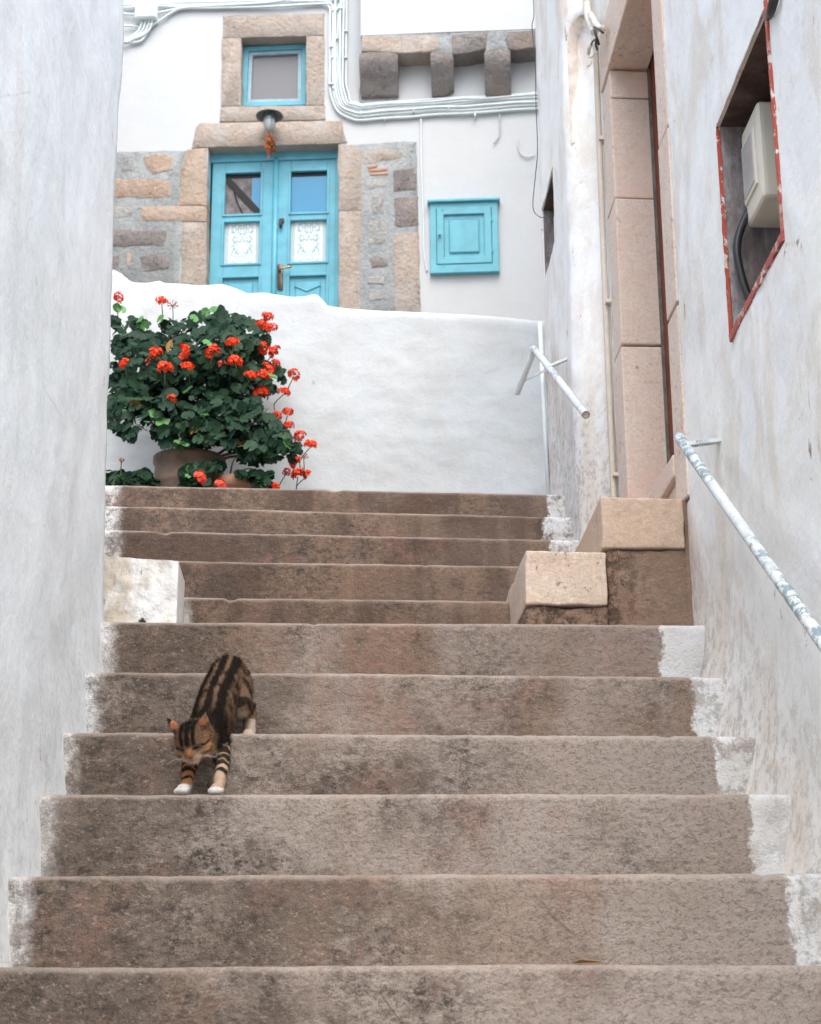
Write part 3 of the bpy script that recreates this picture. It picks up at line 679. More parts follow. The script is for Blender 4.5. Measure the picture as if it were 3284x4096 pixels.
# ------------------------------------------------------------------ low garden wall behind the flowers
lw = thing('garden_wall', (0, 7.3, 2.03), 'lumpy whitewashed garden wall with sloping uneven top behind the geraniums', 'wall')
TOP = [(-1.6, 3.62), (onY(470, 1068, 7.3).x, onY(470, 1068, 7.3).z)]+[(lambda p: (p.x, p.z))(onY(*q, 7.3)) for q in
       [c4(215, 22), c4(320, 30), c4(400, 12), c4(440, 30), c4(560, 35), c4(700, 45), c4(850, 30), c4(940, 62), c4(1020, 95), c4(1120, 88), c4(1240, 108), c4(1330, 125), c4(1420, 122), c4(1480, 105), c4(1530, 118), c4(1556, 180), c4(1620, 190), (1450, 1218), (1800, 1240), (2150, 1268)]]+[(2.5, 3.12)]
def ptop(x):
    for (a, za), (b, zb) in zip(TOP, TOP[1:]):
        if a <= x <= b: return za+(zb-za)*(x-a)/(b-a)
    return TOP[-1][1]
us = breaks(-1.6, 1.3, .022)+[1.6, 2.5]; vv_ = [0, .12]+[.2+.8*k/52 for k in range(53)]
def pfront(x, t):
    z = 2.0+(ptop(x)-2.0)*t; hgt = ptop(x)-z
    y = 7.3+.022*fbm((x, 0, z), 1.9, 5, 2)*.6+.005*nz((x, 0, z), 6, 3)+.003*nz((x, 0, z*1.3), 17, 6)
    y -= .012*exp(-(hgt/.05)**2)*nz((x, 0, 0), 5, 8)
    r = .05
    if hgt < r: y += (r-sqrt(max(0, r*r-(r-hgt)**2)))*.9
    return Vector((x, y, z))
v, f = wall_mesh(us, vv_, pfront, lambda x, t: Vector((x, 7.62, 2.0+(ptop(x)-.02-2.0)*t)))
obj('wall', v, f, M_PAR, lw, auto=60)

# ------------------------------------------------------------------ house with the blue door
fh = thing('house', fw(-.5, 2.6), 'white house with blue double door, small window and stone corbels', 'house')
def favg(*pts): 
    q = [fac(*p) for p in pts]; return q
wL, wR = fac(*c1(972, 500))[0], fac(*c1(1423, 500))[0]; wT, wB = fac(*c1(1200, 256))[1], fac(*c1(1200, 728))[1]
dL, dR = fac(*c1(737, 1500))[0], fac(*c1(1645, 1500))[0]; dT = fac(*c1(1190, 1006))[1]; dB = 5.35
us = breaks(-4.2, 4.2, .09, (wL-.01, wR+.01, dL-.01, dR+.01)); vz = breaks(2.6, 10.6, .09, (wT+.01, wB-.01, dT+.01, dB))
def ffront(a, z): return fw(a, z, .010*fbm((a, z, 0), 1.1, 4, 3)+.003*nz((a, z, 0), 6, 1)-.004)
def fhole(a, z): return (wL-.01 < a < wR+.01 and wB-.01 < z < wT+.01) or (dL-.01 < a < dR+.01 and dB < z < dT+.01)
v, f = wall_mesh(us, vz, ffront, lambda a, z: fw(a, z, -.3), fhole)
obj('wall', v, f, M_FAC, fh, auto=60)
MB().box((-4.2, 2.6, -.8), (4.2, 10.6, -.32), lambda a, z, d: fw(a, z, d)).build('wall', M_FAC, fh)
for sgn in (-1, 1):      # unseen walls added on both sides to shade the facade
    MB().box((min(sgn*2.45, sgn*3.4), 2.6, .02), (max(sgn*2.45, sgn*3.4), 9.6, 5.4), lambda a, z, d: fw(a, z, d)).build('added_shade_wall', M_FAC, fh)
def resample(poly, step=.05, jit=.006, seed=1):
    out = []
    for i in range(len(poly)):
        a, b = Vector(poly[i]), Vector(poly[(i+1) % len(poly)]); n = max(1, round((b-a).length/step))
        for k in range(n):
            p = a.lerp(b, k/n); q = (p.x, p.y, 0)
            out.append((p.x+jit*nz(q, 9, seed), p.y+jit*nz(q, 9, seed+7)))
    return out
def prism(name, pts2, d0, d1, mat, par, bev=.004, jit=.008, step=.04, rough=0, seed=None):
    """irregular stone: outline in facade coordinates, back d0 to face d1, chamfered"""
    seed = seed if seed is not None else random.random()*50
    pl_ = resample(pts2, step, jit, seed); n = len(pl_)
    cx = sum(p[0] for p in pl_)/n; cz_ = sum(p[1] for p in pl_)/n
    area = sum(pl_[i][0]*pl_[(i+1) % n][1]-pl_[(i+1) % n][0]*pl_[i][1] for i in range(n))
    if area < 0: pl_.reverse()
    bm = bmesh.new()
    ins = []
    for i in range(n):
        a, p, b = Vector(pl_[i-1]), Vector(pl_[i]), Vector(pl_[(i+1) % n])
        t = (b-a).normalized(); nn = Vector((-t.y, t.x)); ins.append((p.x+nn.x*bev, p.y+nn.y*bev))
    V = [fw(p[0], p[1], d0) for p in pl_]+[fw(p[0], p[1], d1-bev*.8) for p in pl_]+[fw(p[0], p[1], d1+rough*nz((p[0], p[1], 0), 12, seed)) for p in ins]
    fs = []
    for r_ in (0, 1):
        for i in range(n): fs.append((r_*n+i, r_*n+(i+1) % n, (r_+1)*n+(i+1) % n, (r_+1)*n+i))
    fs.append(tuple(2*n+i for i in range(n))); fs.append(tuple(range(n-1, -1, -1)))
    return obj(name, V, fs, mat, par, auto=40)
P1 = lambda *q: [fac(*c1(*p)) for p in q]
P2 = lambda *q: [fac(*c2(*p)) for p in q]
RV = -.16
# exposed mortar panels
prism('mortar_panel', P1((100, 1047), (590, 1040), (556, 1180), (540, 1420), (570, 1535), (550, 1990), (40, 1960)), -.02, .005, M_MORTAR, fh, .003, .012)
prism('mortar_panel', P2((345, 1000), (805, 975), (815, 1450), (830, 2200), (420, 2180), (405, 1900), (425, 1450)), -.02, .005, M_MORTAR, fh, .003, .008)
# window surround
prism('stone', P1((850, 108), (1548, 95), (1548, 246), (1430, 248), (970, 262), (845, 264)), RV, .007, M_BEIGE, fh)
prism('stone', P1((845, 268), (976, 264), (972, 733), (833, 735)), RV, .007, M_BEIGE, fh)
prism('stone', P1((1424, 252), (1550, 249), (1550, 728), (1420, 726)), RV, .007, M_BEIGE, fh)
prism('sill', P1((833, 738), (1550, 731), (1552, 828), (826, 842)), RV, .009, M_BEIGE, fh)
# door surround
prism('stone', P1((690, 852), (1665, 834), (1685, 930), (1702, 985), (1645, 992), (735, 1016), (636, 1024), (664, 880)), RV, .009, M_BEIGE, fh, seed=4)
prism('stone', P1((600, 1034), (640, 1028), (738, 1021), (736, 1418), (545, 1418), (560, 1180)), RV, .007, M_ORANGE, fh)
prism('stone', P1((290, 1425), (735, 1422), (733, 1530), (280, 1524)), RV, .009, M_ORANGE, fh)
prism('stone', P1((570, 1534), (735, 1534), (732, 2120), (550, 2120)), RV, .006, M_BEIGE, fh)
prism('stone', P2((263, 998), (345, 1002), (430, 1040), (428, 1240), (426, 1452), (266, 1455)), RV, .007, M_BEIGE, fh)
prism('stone', P2((266, 1459), (426, 1457), (410, 1900), (430, 2240), (270, 2240)), RV, .006, M_BEIGE, fh)
for poly, mt in (
    (P1((300, 1085), (410, 1062), (500, 1080), (500, 1170), (370, 1205), (310, 1150)), M_ORANGE), (P1((100, 1240), (300, 1236), (490, 1252), (480, 1362), (300, 1368), (100, 1362)), M_ORANGE),
    (P1((60, 1578), (250, 1592), (465, 1590), (460, 1640), (430, 1692), (60, 1705)), M_GREY), (P1((275, 1775), (400, 1748), (488, 1790), (480, 1856), (300, 1878)), M_GREY),
    (P1((188, 1742), (216, 1742), (211, 1836), (190, 1836)), M_ORANGE), (P1((146, 1085), (235, 1080), (242, 1180), (146, 1190)), M_LGREY), (P1((100, 1430), (226, 1432), (222, 1502), (100, 1508)), M_LGREY),
    (P1((80, 1770), (130, 1768), (130, 1850), (60, 1850)), M_GREY),
    (P2((425, 1044), (560, 1028), (700, 1044), (712, 1070), (690, 1096), (600, 1118), (432, 1132)), M_BEIGE), (P2((640, 1180), (790, 1162), (806, 1240), (802, 1310), (640, 1326)), M_GREY),
    (P2((652, 1372), (815, 1360), (815, 1560), (700, 1572), (655, 1560)), M_GREY), (P2((640, 1640), (700, 1610), (818, 1604), (828, 2200), (660, 2190)), M_BEIGE),
    (P2((480, 1790), (530, 1766), (600, 1790), (604, 1836), (500, 1850)), M_GREY), (P2((492, 1330), (582, 1332), (576, 1480), (502, 1478)), M_LGREY), (P2((470, 1532), (600, 1530), (602, 1680), (472, 1684)), M_LGREY),
    (P2((465, 1912), (592, 1908), (580, 1962), (470, 1962)), M_LGREY), (P2((448, 1240), (560, 1236), (596, 1290), (450, 1310)), M_LGREY), (P2((468, 2000), (590, 1996), (600, 2070), (470, 2076)), M_LGREY)):
    prism('stone', poly, -.01, .007+.005*random.random(), mt, fh, .004, .012, .045, .003)
for poly in (P2((466, 1150), (538, 1140), (530, 1156), (470, 1166)), P2((476, 1172), (604, 1160), (600, 1178), (480, 1189)), P2((482, 1196), (612, 1190), (610, 1204), (486, 1211))):
    prism('brick', poly, -.01, .013, M_BRICK, fh, .003, .003)
# projecting bay on corbels
BD = .21
P2d = lambda d, *q: [fac(*c2(*p), d) for p in q]
bx0 = fac(*c2(418, 200), BD)[0]; bz0 = fac(*c2(900, 226), BD)[1]
bay = wall_mesh(breaks(bx0, 4.2, .12), breaks(bz0, 10.6, .12), lambda a, z: fw(a, z, BD+.006*fbm((a, z, 0), 1.3, 8)), lambda a, z: fw(a, z, .03))
obj('bay_wall', bay[0], bay[1], M_FAC, fh, auto=50)
for poly, mt in ((P2d(BD, (424, 252), (952, 246), (958, 335), (884, 362), (668, 368), (424, 356)), M_BEIGE), (P2d(BD, (1048, 250), (1294, 212), (1284, 340), (1260, 350), (1052, 376)), M_GREY),
                 (P2d(BD, (1416, 270), (1440, 222), (1640, 206), (1640, 330), (1440, 346)), M_GREY), (P2d(BD, (1700, 220), (2100, 216), (2100, 330), (1700, 330)), M_GREY)):
    prism('beam_stone', poly, -.03, BD+.008, mt, fh, .008, .010, .05, .006)
prism('mortar_panel', P2d(BD, (420, 234), (1640, 200), (1640, 250), (420, 262)), 0, BD-.004, M_MORTAR, fh, .003, .006)
for poly in (P2d(BD, (956, 240), (1046, 240), (1050, 376), (900, 372)), P2d(BD, (1298, 214), (1414, 210), (1436, 350), (1276, 350))):
    prism('mortar_panel', poly, -.03, BD-.003, M_MORTAR, fh, .003, .006)
def corbel(x0, x1, top, bot, chip=0, mat=M_GREY):
    (a0, zt), (a1, _) = fac(*c2(x0, top), BD), fac(*c2(x1, top), BD)
    zb = fac(*c2((x0+x1)/2, bot), .03)[1]
    n = 14; vs = []; prof = [(-.03, zt), (BD+.004, zt), (BD+.012, zt-.05)]
    H = zt-.05-zb
    for k in range(1, 9):
        tq = k/9; prof.append((.055+(BD-.045)*(1-tq**1.7), zt-.05-(H-.05)*tq))
    prof += [(.05, zb+.01), (.035, zb), (-.03, zb)]
    m = len(prof)
    for k in range(n+1):
        for j, (d, z) in enumerate(prof):
            a = a0+(a1-a0)*k/n; q = (a, z, d)
            edge = .010*(abs(k/n-.5)*2)**6
            dd = d+(.006*nz(q, 14, x0)+.004*nz(q, 35, 3)-edge if d > 0 else 0); aa = a+.006*nz((z, d, 0), 12, x0+k//n)*(1 if k in (0, n) else .3)
            zz = z+.006*nz(q, 16, 6)+(chip*max(0, k/n-.55)*max(0, 1-(z-zb)/.08) if chip else 0)
            vs.append(fw(aa, zz, dd))
    fs = [(k*m+j, (k+1)*m+j, (k+1)*m+(j+1) % m, k*m+(j+1) % m) for k in range(n) for j in range(m)]
    fs += [tuple(range(m)), tuple(n*m+j for j in range(m-1, -1, -1))]
    obj('corbel', vs, fs, mat, fh, auto=55)
corbel(408, 672, 366, 668); corbel(900, 1056, 364, 662, .11); corbel(1272, 1450, 352, 668); corbel(1760, 1930, 352, 668)

# window
wd = MB()
def frame(m, pl, w, d0, d1):
    (ax, az), (bx, bz), (cx, cz_), (dx, dz) = pl   # TL TR BR BL
    ins = [(ax+w, az-w), (bx-w, bz-w), (cx-w, cz_+w), (dx+w, dz+w)]
    vs = [fw(*p, d) for d in (d0, d1) for p in list(pl)+ins]
    fs = []
    for k in range(4):
        j = (k+1) % 4
        fs += [(8+k, 8+4+k, 8+4+j, 8+j), (k, j, 4+j, 4+k), (k, 8+k, 8+j, j), (4+k, 4+j, 12+j, 12+k)]
    m.add(vs, fs); return ins
WD = -.12
q = [fac(*c1(*p), WD) for p in ((992, 322), (1424, 303), (1420, 722), (976, 735))]
wo_ = MB(); ins = frame(wo_, q, .045, WD-.08, WD)
win = wo_.build('window', M_BLUE, fh, bev=.003)
m = MB(); ins2 = frame(m, ins, .035, WD-.075, WD-.02)
s_ = m.build('sash', flat('grey_blue_paint', (.27, .38, .43), .5), win, bev=.003)
MB().add([fw(*p, WD-.05) for p in ins2]+[fw(*p, WD-.055) for p in ins2], [(0, 3, 2, 1), (4, 5, 6, 7)]).build('pane', M_GLASSW, win)

# blue double door
DD = -.135
door = MB(); frm = [fac(*c1(*p), DD) for p in ((745, 1076), (1650, 1054), (1655, 2250), (738, 2250))]
door.box((frm[0][0]-.02, frm[0][1]-.075, DD-.06), (frm[1][0]+.02, frm[0][1]+.03, DD+.02), lambda a, z, d: fw(a, z, d))
for s in (0, 1):
    x = frm[0][0]-.01 if s == 0 else frm[1][0]-.03
    door.box((x, 5.35, DD-.06), (x+.04, frm[0][1]-.076, DD+.018), lambda a, z, d: fw(a, z, d))
dob = door.build('door', M_BLUE, fh, bev=.004)
dpx = lambda x, y: fac(*cD(x, y), DD)
def leaf(xa, xb, ytop, glass_, lace_, pan_, mats, right):
    L_, R_ = dpx(xa, 900)[0], dpx(xb, 900)[0]; T_ = dpx((xa+xb)/2, ytop)[1]; B_ = 5.36
    g = [dpx(*p) for p in glass_]; l = [dpx(*p) for p in lace_]; pn = [dpx(*p) for p in pan_]
    gl, gr = (g[0][0]+g[3][0])/2, (g[1][0]+g[2][0])/2; gt, gb = (g[0][1]+g[1][1])/2, (g[2][1]+g[3][1])/2
    lt, lb = (l[0][1]+l[1][1])/2, (l[2][1]+l[3][1])/2; pt = (pn[0][1]+pn[1][1])/2
    m = MB(); B = lambda x0, z0, x1, z1, d0=DD-.05, d1=DD: m.box((x0, z0, d0), (x1, z1, d1), lambda a, z, d: fw(a, z, d))
    B(L_, B_, gl, T_); B(gr, B_, R_, T_); B(gl, gt, gr, T_); B(gl, lt, gr, gb); B(gl, pt, gr, lb); B(gl, B_, gr, B_+.1)
    # mouldings proud of the rails
    for (t, b) in ((gt, gb), (lt, lb), (pt, B_+.1)):
        w = .022
        for (x0, z0, x1, z1) in ((gl-w, b-w, gl, t+w), (gr, b-w, gr+w, t+w), (gl, t, gr, t+w), (gl, b-w, gr, b)): B(x0, z0, x1, z1, DD, DD+.010)
    lf = m.build('door_leaf', M_BLUE, dob, bev=.003)
    pm = MB().box((gl, B_+.1, DD-.04), (gr, pt, DD-.022), lambda a, z, d: fw(a, z, d)); pm.build('panel', M_BLUE, dob)
    MB().box((gl+.05, B_+.15, DD-.022), (gr-.05, pt-.045, DD-.008), lambda a, z, d: fw(a, z, d)).build('panel', M_BLUE, dob, bev=.008)
    if right:
        c = [dpx(1068, 1618), dpx(1215, 1680), dpx(1378, 1608)]
        mm = MB()
        for a, b in zip(c, c[1:]): mm.tube([fw(*a, DD-.006), fw(*b, DD-.006)], .008, 6)
        mm.build('chevron', M_BLUE, dob)
    gm = mats
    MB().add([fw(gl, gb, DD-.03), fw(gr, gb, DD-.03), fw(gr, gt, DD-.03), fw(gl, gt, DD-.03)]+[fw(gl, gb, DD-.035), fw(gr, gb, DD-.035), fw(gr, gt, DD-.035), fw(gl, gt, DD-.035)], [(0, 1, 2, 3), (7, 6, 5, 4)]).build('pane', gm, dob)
    MB().box((gl, gt-.035, DD-.0298), (gr, gt, DD-.024), lambda a, z, d: fw(a, z, d)).build('blind_rail', M_DARK, dob)
    me = MB().add([fw(gl, lb, DD-.03), fw(gr, lb, DD-.03), fw(gr, lt, DD-.03), fw(gl, lt, DD-.03)], [(0, 1, 2, 3)]).build('lace_curtain', M_LACE, dob)
    uv = me.data.uv_layers.new(name='UVMap')
    for k, c in enumerate(((0, 0), (1, 0), (1, 1), (0, 1))): uv.data[k].uv = c
    return gl, gr, gt, gb
gl, gr, gt, gb = leaf(70, 808, 128, ((244, 282), (668, 268), (656, 758), (234, 772)), ((228, 868), (655, 850), (645, 1345), (213, 1358)), ((205, 1530), (640, 1518)), M_REFLECT, False)
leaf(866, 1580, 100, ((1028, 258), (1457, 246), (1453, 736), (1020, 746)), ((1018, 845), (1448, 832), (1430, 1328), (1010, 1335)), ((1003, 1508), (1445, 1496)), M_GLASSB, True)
# left pane reflections built as shapes: slanting beam, strip of sky, dark line
W_, H_ = gr-gl, gt-gb
MB().add([fw(gl+W_*a, gb+H_*b, DD-.0285) for a, b in ((.74, .0), (1, 0), (1, .92), (.74, .92))], [(0, 1, 2, 3)]).build('sky_reflection', M_GLASSB, dob)
MB().box((0, -.5, 0), (1, .5, 1), lambda u, w, d: fw(gl+W_*(.02+.98*u), gb+H_*(.90-.90*u)+w*.095, DD-.028+.005*d)).build('beam_reflection', M_DARK, dob)
MB().tube([fw(gl+W_*.2, gb+H_*.72, DD-.028), fw(gl+W_*.32, gb+H_*.35, DD-.028), fw(gl+W_*.52, gb, DD-.028)], .006, 5).build('line_reflection', M_DARK, dob)
a = dpx(836, 900)[0]
MB().tube([fw(a, 5.36, DD+.002), fw(a, dpx(836, 96)[1], DD+.002)], .026, 10).build('astragal', M_BLUE, dob, smooth=True)
# knocker: little fist on a plate
k0 = dpx(914, 850); MB().box((k0[0]-.022, k0[1]-.018, DD), (k0[0]+.022, k0[1]+.022, DD+.02), lambda a, z, d: fw(a, z, d)).build('knocker', M_IRON, dob, bev=.004)
m = MB(); kk = [dpx(910, 870), dpx(906, 905), dpx(910, 940)]
m.tube([fw(*kk[0], DD+.02), fw(*kk[1], DD+.04), fw(*kk[2], DD+.03), fw(kk[2][0], kk[2][1]-.012, DD+.03)], [.012, .016, .013, .004], 8); m.build('knocker_hand', M_IRON, dob, smooth=True)
hp = [dpx(866, 1378), dpx(930, 1378), dpx(930, 1660), dpx(866, 1660)]
prism('handle_plate', [(hp[0][0], hp[0][1]), (hp[0][0]+.008, hp[0][1]+.012), (hp[1][0]-.008, hp[1][1]+.012), hp[1], hp[2], (hp[2][0]-.008, hp[2][1]-.012), (hp[3][0]+.008, hp[3][1]-.012), hp[3]], DD, DD+.014, M_BRONZE, dob, .002, 0, .3)
h0, h1, h2 = dpx(896, 1448), dpx(930, 1443), dpx(1040, 1420)
MB().tube(spline([fw(*h0, DD+.01), fw(*h0, DD+.045), fw(*h1, DD+.055), fw(*h2, DD+.05)], 4), [.012]*5+[.009]*6+[.012, .008], 8).build('handle', M_BRASS, dob, smooth=True)

# tin lamp above the door
lc = fac(1078, 465, .16); LC = fw(lc[0], lc[1], .16)
lamp = thing('wall_lamp', LC, 'round tin shade wall lamp above the blue double door', 'lamp')
MB().lathe(LC, [(.012, .055), (.03, .052), (.06, .03), (.118, .004), (.121, .0), (.117, -.004), (.06, .018), (.03, .03)], 28).build('shade', flat('lamp_enamel', (.07, .085, .085), .35, .5, .2), lamp, smooth=True)
MB().lathe(LC, [(.048, .02), (.05, -.01), (.052, -.035), (.05, -.04)], 20).build('collar', M_TIN, lamp, smooth=True)
MB().lathe(LC, [(.047, -.04), (.05, -.065), (.045, -.1), (.03, -.13), (.012, -.145), (.001, -.148)], 20).build('bulb_glass', glass('bulb_glass', (.42, .46, .46), .12), lamp, smooth=True)
MB().tube(spline([LC+UZ*.05, LC+UZ*.085+FN*-.03, LC+UZ*.08-FN*.09, LC+UZ*.06-FN*.155]), .009, 8).build('arm', M_TIN, lamp, smooth=True)
for k in range(4):
    an = pi*k/2+.4; dv = Vector((cos(an), sin(an), 0))
    MB().tube(spline([LC+dv*.054-UZ*.03, LC+dv*.055-UZ*.07, LC+dv*.045-UZ*.11, LC-UZ*.152]), .003, 5).build('guard_wire', M_TIN, lamp)
# dried bunch under it
dp = LC-UZ*.15
db = thing('dried_bunch', dp, 'bunch of dried orange brown flowers hanging below the lamp', 'dried flowers')
rd = random.Random(5)
for kk in range(3):
    m = MB()
    for k in range(60):
        t = rd.random(); c = dp-UZ*(.01+.17*t)+Vector((rd.gauss(0, .016), rd.gauss(0, .014), 0))*(1.3-abs(t-.45))
        if kk == 1: c += Vector((.03, 0, -.02))
        d1 = Vector((rd.gauss(0, .4), rd.gauss(0, .3), -1)).normalized()*rd.uniform(.03, .06); s_ = d1.cross(Vector((rd.gauss(0, 1), rd.gauss(0, 1), 0))).normalized()*.008
        m.add([c, c+d1*.5+s_, c+d1, c+d1*.5-s_], [(0, 1, 2, 3)])
    m.build('dried_petals', [M_DRIED, flat('dried_leaf', (.16, .07, .03), .9, .1, .3), M_DRIED][kk], db)
MB().tube([dp+UZ*.01, dp-UZ*.12], .004, 5).build('string', M_STEM, db)
MB().tube([dp-UZ*.17, dp-UZ*.27], [.007, .004], 5).build('ribbon', petal('red_ribbon', (.6, .05, .04)), db)

# meter cupboard on the wall
cb = thing('wall_cupboard', fw(*fac(1860, 1080), 0), 'small blue wooden cupboard with panelled door on the white facade', 'cupboard')
A0, A1 = fac(*c2(899, 1640))[0], fac(*c2(1368, 1640))[0]; Zt, Zb = fac(*c2(1130, 1412))[1], fac(*c2(1130, 1876))[1]
BX = lambda m, x0, z0, x1, z1, d0, d1: m.box((x0, z0, d0), (x1, z1, d1), lambda a, z, d: fw(a, z, d))
m = MB(); frame(m, [(A0, Zt), (A1, Zt), (A1, Zb), (A0, Zb)], .055, -.01, .045); m.build('frame', M_BLUE2, cb, bev=.004)
BX(MB(), A0-.022, Zt+.001, A1+.022, Zt+.026, -.005, .075).build('cornice', M_BLUE2, cb, bev=.006, seg=2)
BX(MB(), A0-.004, Zb-.028, A1+.004, Zb-.001, -.005, .055).build('base_rail', M_BLUE2, cb, bev=.003)
i0, i1, it, ib = A0+.058, A1-.058, Zt-.052, Zb+.058
cdr = MB(); frame(cdr, [(i0, it), (i1, it), (i1, ib), (i0, ib)], .062, .0, .052); cdo = cdr.build('door', M_BLUE2, cb, bev=.004)
BX(MB(), i0+.06, ib+.06, i1-.06, it-.06, .005, .030).build('panel', M_BLUE2, cdo, bev=.004)
BX(MB(), i0+.105, ib+.105, i1-.105, it-.105, .030, .044).build('panel', M_BLUE2, cdo, bev=.01)
MB().lathe(fw(i0+.025, (it+ib)/2, .052), [(.006, 0), (.008, .012), (.015, .02), (.013, .03), (.001, .034)], 12, Matrix((tuple(FE), tuple(UZ), tuple(FN))).transposed()).build('knob', M_BLUE2, cdo, smooth=True)
for zz in (it-.12, ib+.12): MB().tube([fw(i1+.004, zz-.02, .052), fw(i1+.004, zz+.02, .052)], .007, 8).build('hinge', M_BLUE2, cdo)
for zz in (it-.004, ib+.004): BX(MB(), i0+.048, zz-.02, i0+.056, zz+.02, .052, .06).build('latch', M_BLUE2, cdo)

# cables on the facade
cz1 = lambda x, y, d=.03: (lambda q: fw(q[0], q[1], d))(fac(1250+.2603*x, .2603*y, d))
CG = 'painted cables clipped along the white facade'
CL = 'pale painted cable bending down beside the window and along the facade'
def cable(pts, r=.013, lab=CL, g=CG, mat=M_CABLE):
    o = MB().tube(spline(pts, 7), r, 8).build('cable', mat, None, smooth=True); tag(o, lab, 'cable', g); return o
vx = [(270, 1850, 305), (312, 1790, 330), (345, 1740, 352), (385, 1705, 400), (425, 1668, 440), (470, 1632, 480), (520, 1610, 522)]
rg = random.Random(3)
def wob(p, k=.006): return p+FE*rg.uniform(-k, k)+UZ*rg.uniform(-k, k)
def vcable(i, x, yb, xt, top):
    d = .022+.012*(i % 3); R = 1640-yb; cx = 520+i*25
    cxr = [(x, 300), (x-4, 700), (x-2, 1000), (x, 1290-max(0, (3-i))*8)]
    pts = [cz1(*p, d) for p in top]+[wob(cz1(*p, d), .004) for p in cxr]
    pts += [cz1(x+20+i*2, 1480-i*8, d), cz1(x+120-i*9, 1480+(yb-1480)*.62, d), cz1(x+330-i*28, yb-22, d), cz1(760, yb, d)]
    for k, xx in enumerate((1100, 1500, 1900, 2300, 2700, 3150, 3650)): pts.append(wob(cz1(xx, yb-15-(xx-760)*.060+8*sin(k*2+i), d), .005))
    return pts
# three of them arrive along the top from the junction box, the others come from above
L1 = lambda x, y, d: (lambda q: fw(q[0], q[1], d))(fac(*c1(x, y), d))
tops = [[(-1100, -40), (-700, 18), (-300, 10), (0, 22), (160, 50), (262, 150)], [(-1500, -110), (-800, -30), (-200, -50), (120, -36), (270, 10)], [(-1500, -150), (-800, -80), (-100, -110), (200, -90), (330, 30)]]
for i, (x, yb, xt) in enumerate(vx):
    if i < 2:
        d = .022+.012*i
        lead = [L1(-40, 70-22*i, d), L1(205, 58-26*i, d), L1(420, 40-20*i, d), L1(700, 38-24*i, d), L1(1000, 34-26*i, d), L1(1300, 18-10*i, d), L1(1500, 14-8*i, d)]
        lead2 = [(200-i*0, 65-40*i), (270+i*30, 140-60*i)]
        pts = lead+[cz1(*p, d) for p in lead2]
        full = pts+vcable(i, x, yb, xt, [])
    else:
        full = vcable(i, x, yb, xt, [(xt+20, -900), (xt+6, -300), (xt, 0)])
    cable(full, .0105 if i % 2 else .0125)
for j, (ya, yb_) in enumerate(((12, 0), (30, -8), (78, 52))):
    cable([L1(-60, 90-20*j, .03), L1(205, ya+20, .03), L1(380, ya+12, .035), L1(600, 40+6*j, .035), L1(900, 30+2*j, .04), L1(1200, 12, .04), L1(1600, -60, .04)], .011,
          'pale painted cable running along the top of the white facade above the window', 'painted cables along the top of the facade')
cable([L1(-60, 300, .03), L1(195, 296, .03), L1(290, 275, .03), L1(345, 190, .03), L1(430, 130, .03), L1(560, 62, .03), L1(800, 55, .03), L1(1150, 46, .03), L1(1560, 26, .03), L1(1600, 60, .03)], .011,
      'pale cable looping under the junction box towards the window', None)
cable([L1(-60, 180, .03), L1(200, 178, .03), L1(300, 190, .03), L1(360, 160, .045)], .010, 'short pale cable entering the junction box from the side', None)
jb = thing('junction_box', L1(322, 92, 0), 'white square junction box with four bent pipes at the cable run', 'junction box')
ja, jz = fac(*c1(247, 145), .04); jc, jt = fac(*c1(400, 44), .04)
BX(MB(), ja, jz, jc, jt, -.01, .10).build('box', M_BOX, jb, bev=.008, seg=2)
BX(MB(), ja+.008, jz+.008, jc-.008, jt-.008, .10, .106).build('lid', M_BOX, jb, bev=.003)
for k, x in enumerate((290, 314, 338, 360)):
    MB().tube(spline([L1(x, 130, .04), L1(x-4, 165, .045), L1(x-28, 215, .045), L1(x-85, 262-k*3, .045), L1(190, 288-k*5, .045), L1(-60, 300, .045)]), .011, 8).build('pipe', M_CABLE, jb, smooth=True)
# clips around the bundle
CLB = 'small painted clip pinning the cable bundle to the white facade'
def clip(x0, x1, z0, z1, d):
    m = MB(); BX(m, x0, z0, x1, z1, .0, d); tag(m.build('cable_clip', M_CABLE, None, bev=.003), CLB, 'cable clip', 'clips along the cable bundle')
for (x0, x1, y) in ((300, 420, 40), (360, 510, 170), (300, 400, 200), (320, 400, 640), (270, 330, 760), (470, 550, 520), (290, 380, 925), (330, 370, 1030), (250, 370, 1330), (310, 370, 1400), (480, 540, 930)):
    p, q = cz1(x0, y, .0), cz1(x1, y, .0); clip((p-FO).dot(FE), (q-FO).dot(FE), q.z-.005, q.z+.009, .056)
for (x, y0, y1) in ((790, 1640, 1700), (1320, 1600, 1650), (1010, 1720, 1770), (750, 1740, 1810), (1210, 1720, 1750), (1560, 1690, 1760), (1110, 1840, 1880), (2100, 1660, 1720), (2500, 1780, 1830)):
    p, q = cz1(x-12, y1, 0), cz1(x+12, y0, 0); clip((p-FO).dot(FE), (q-FO).dot(FE), p.z, q.z, .053)
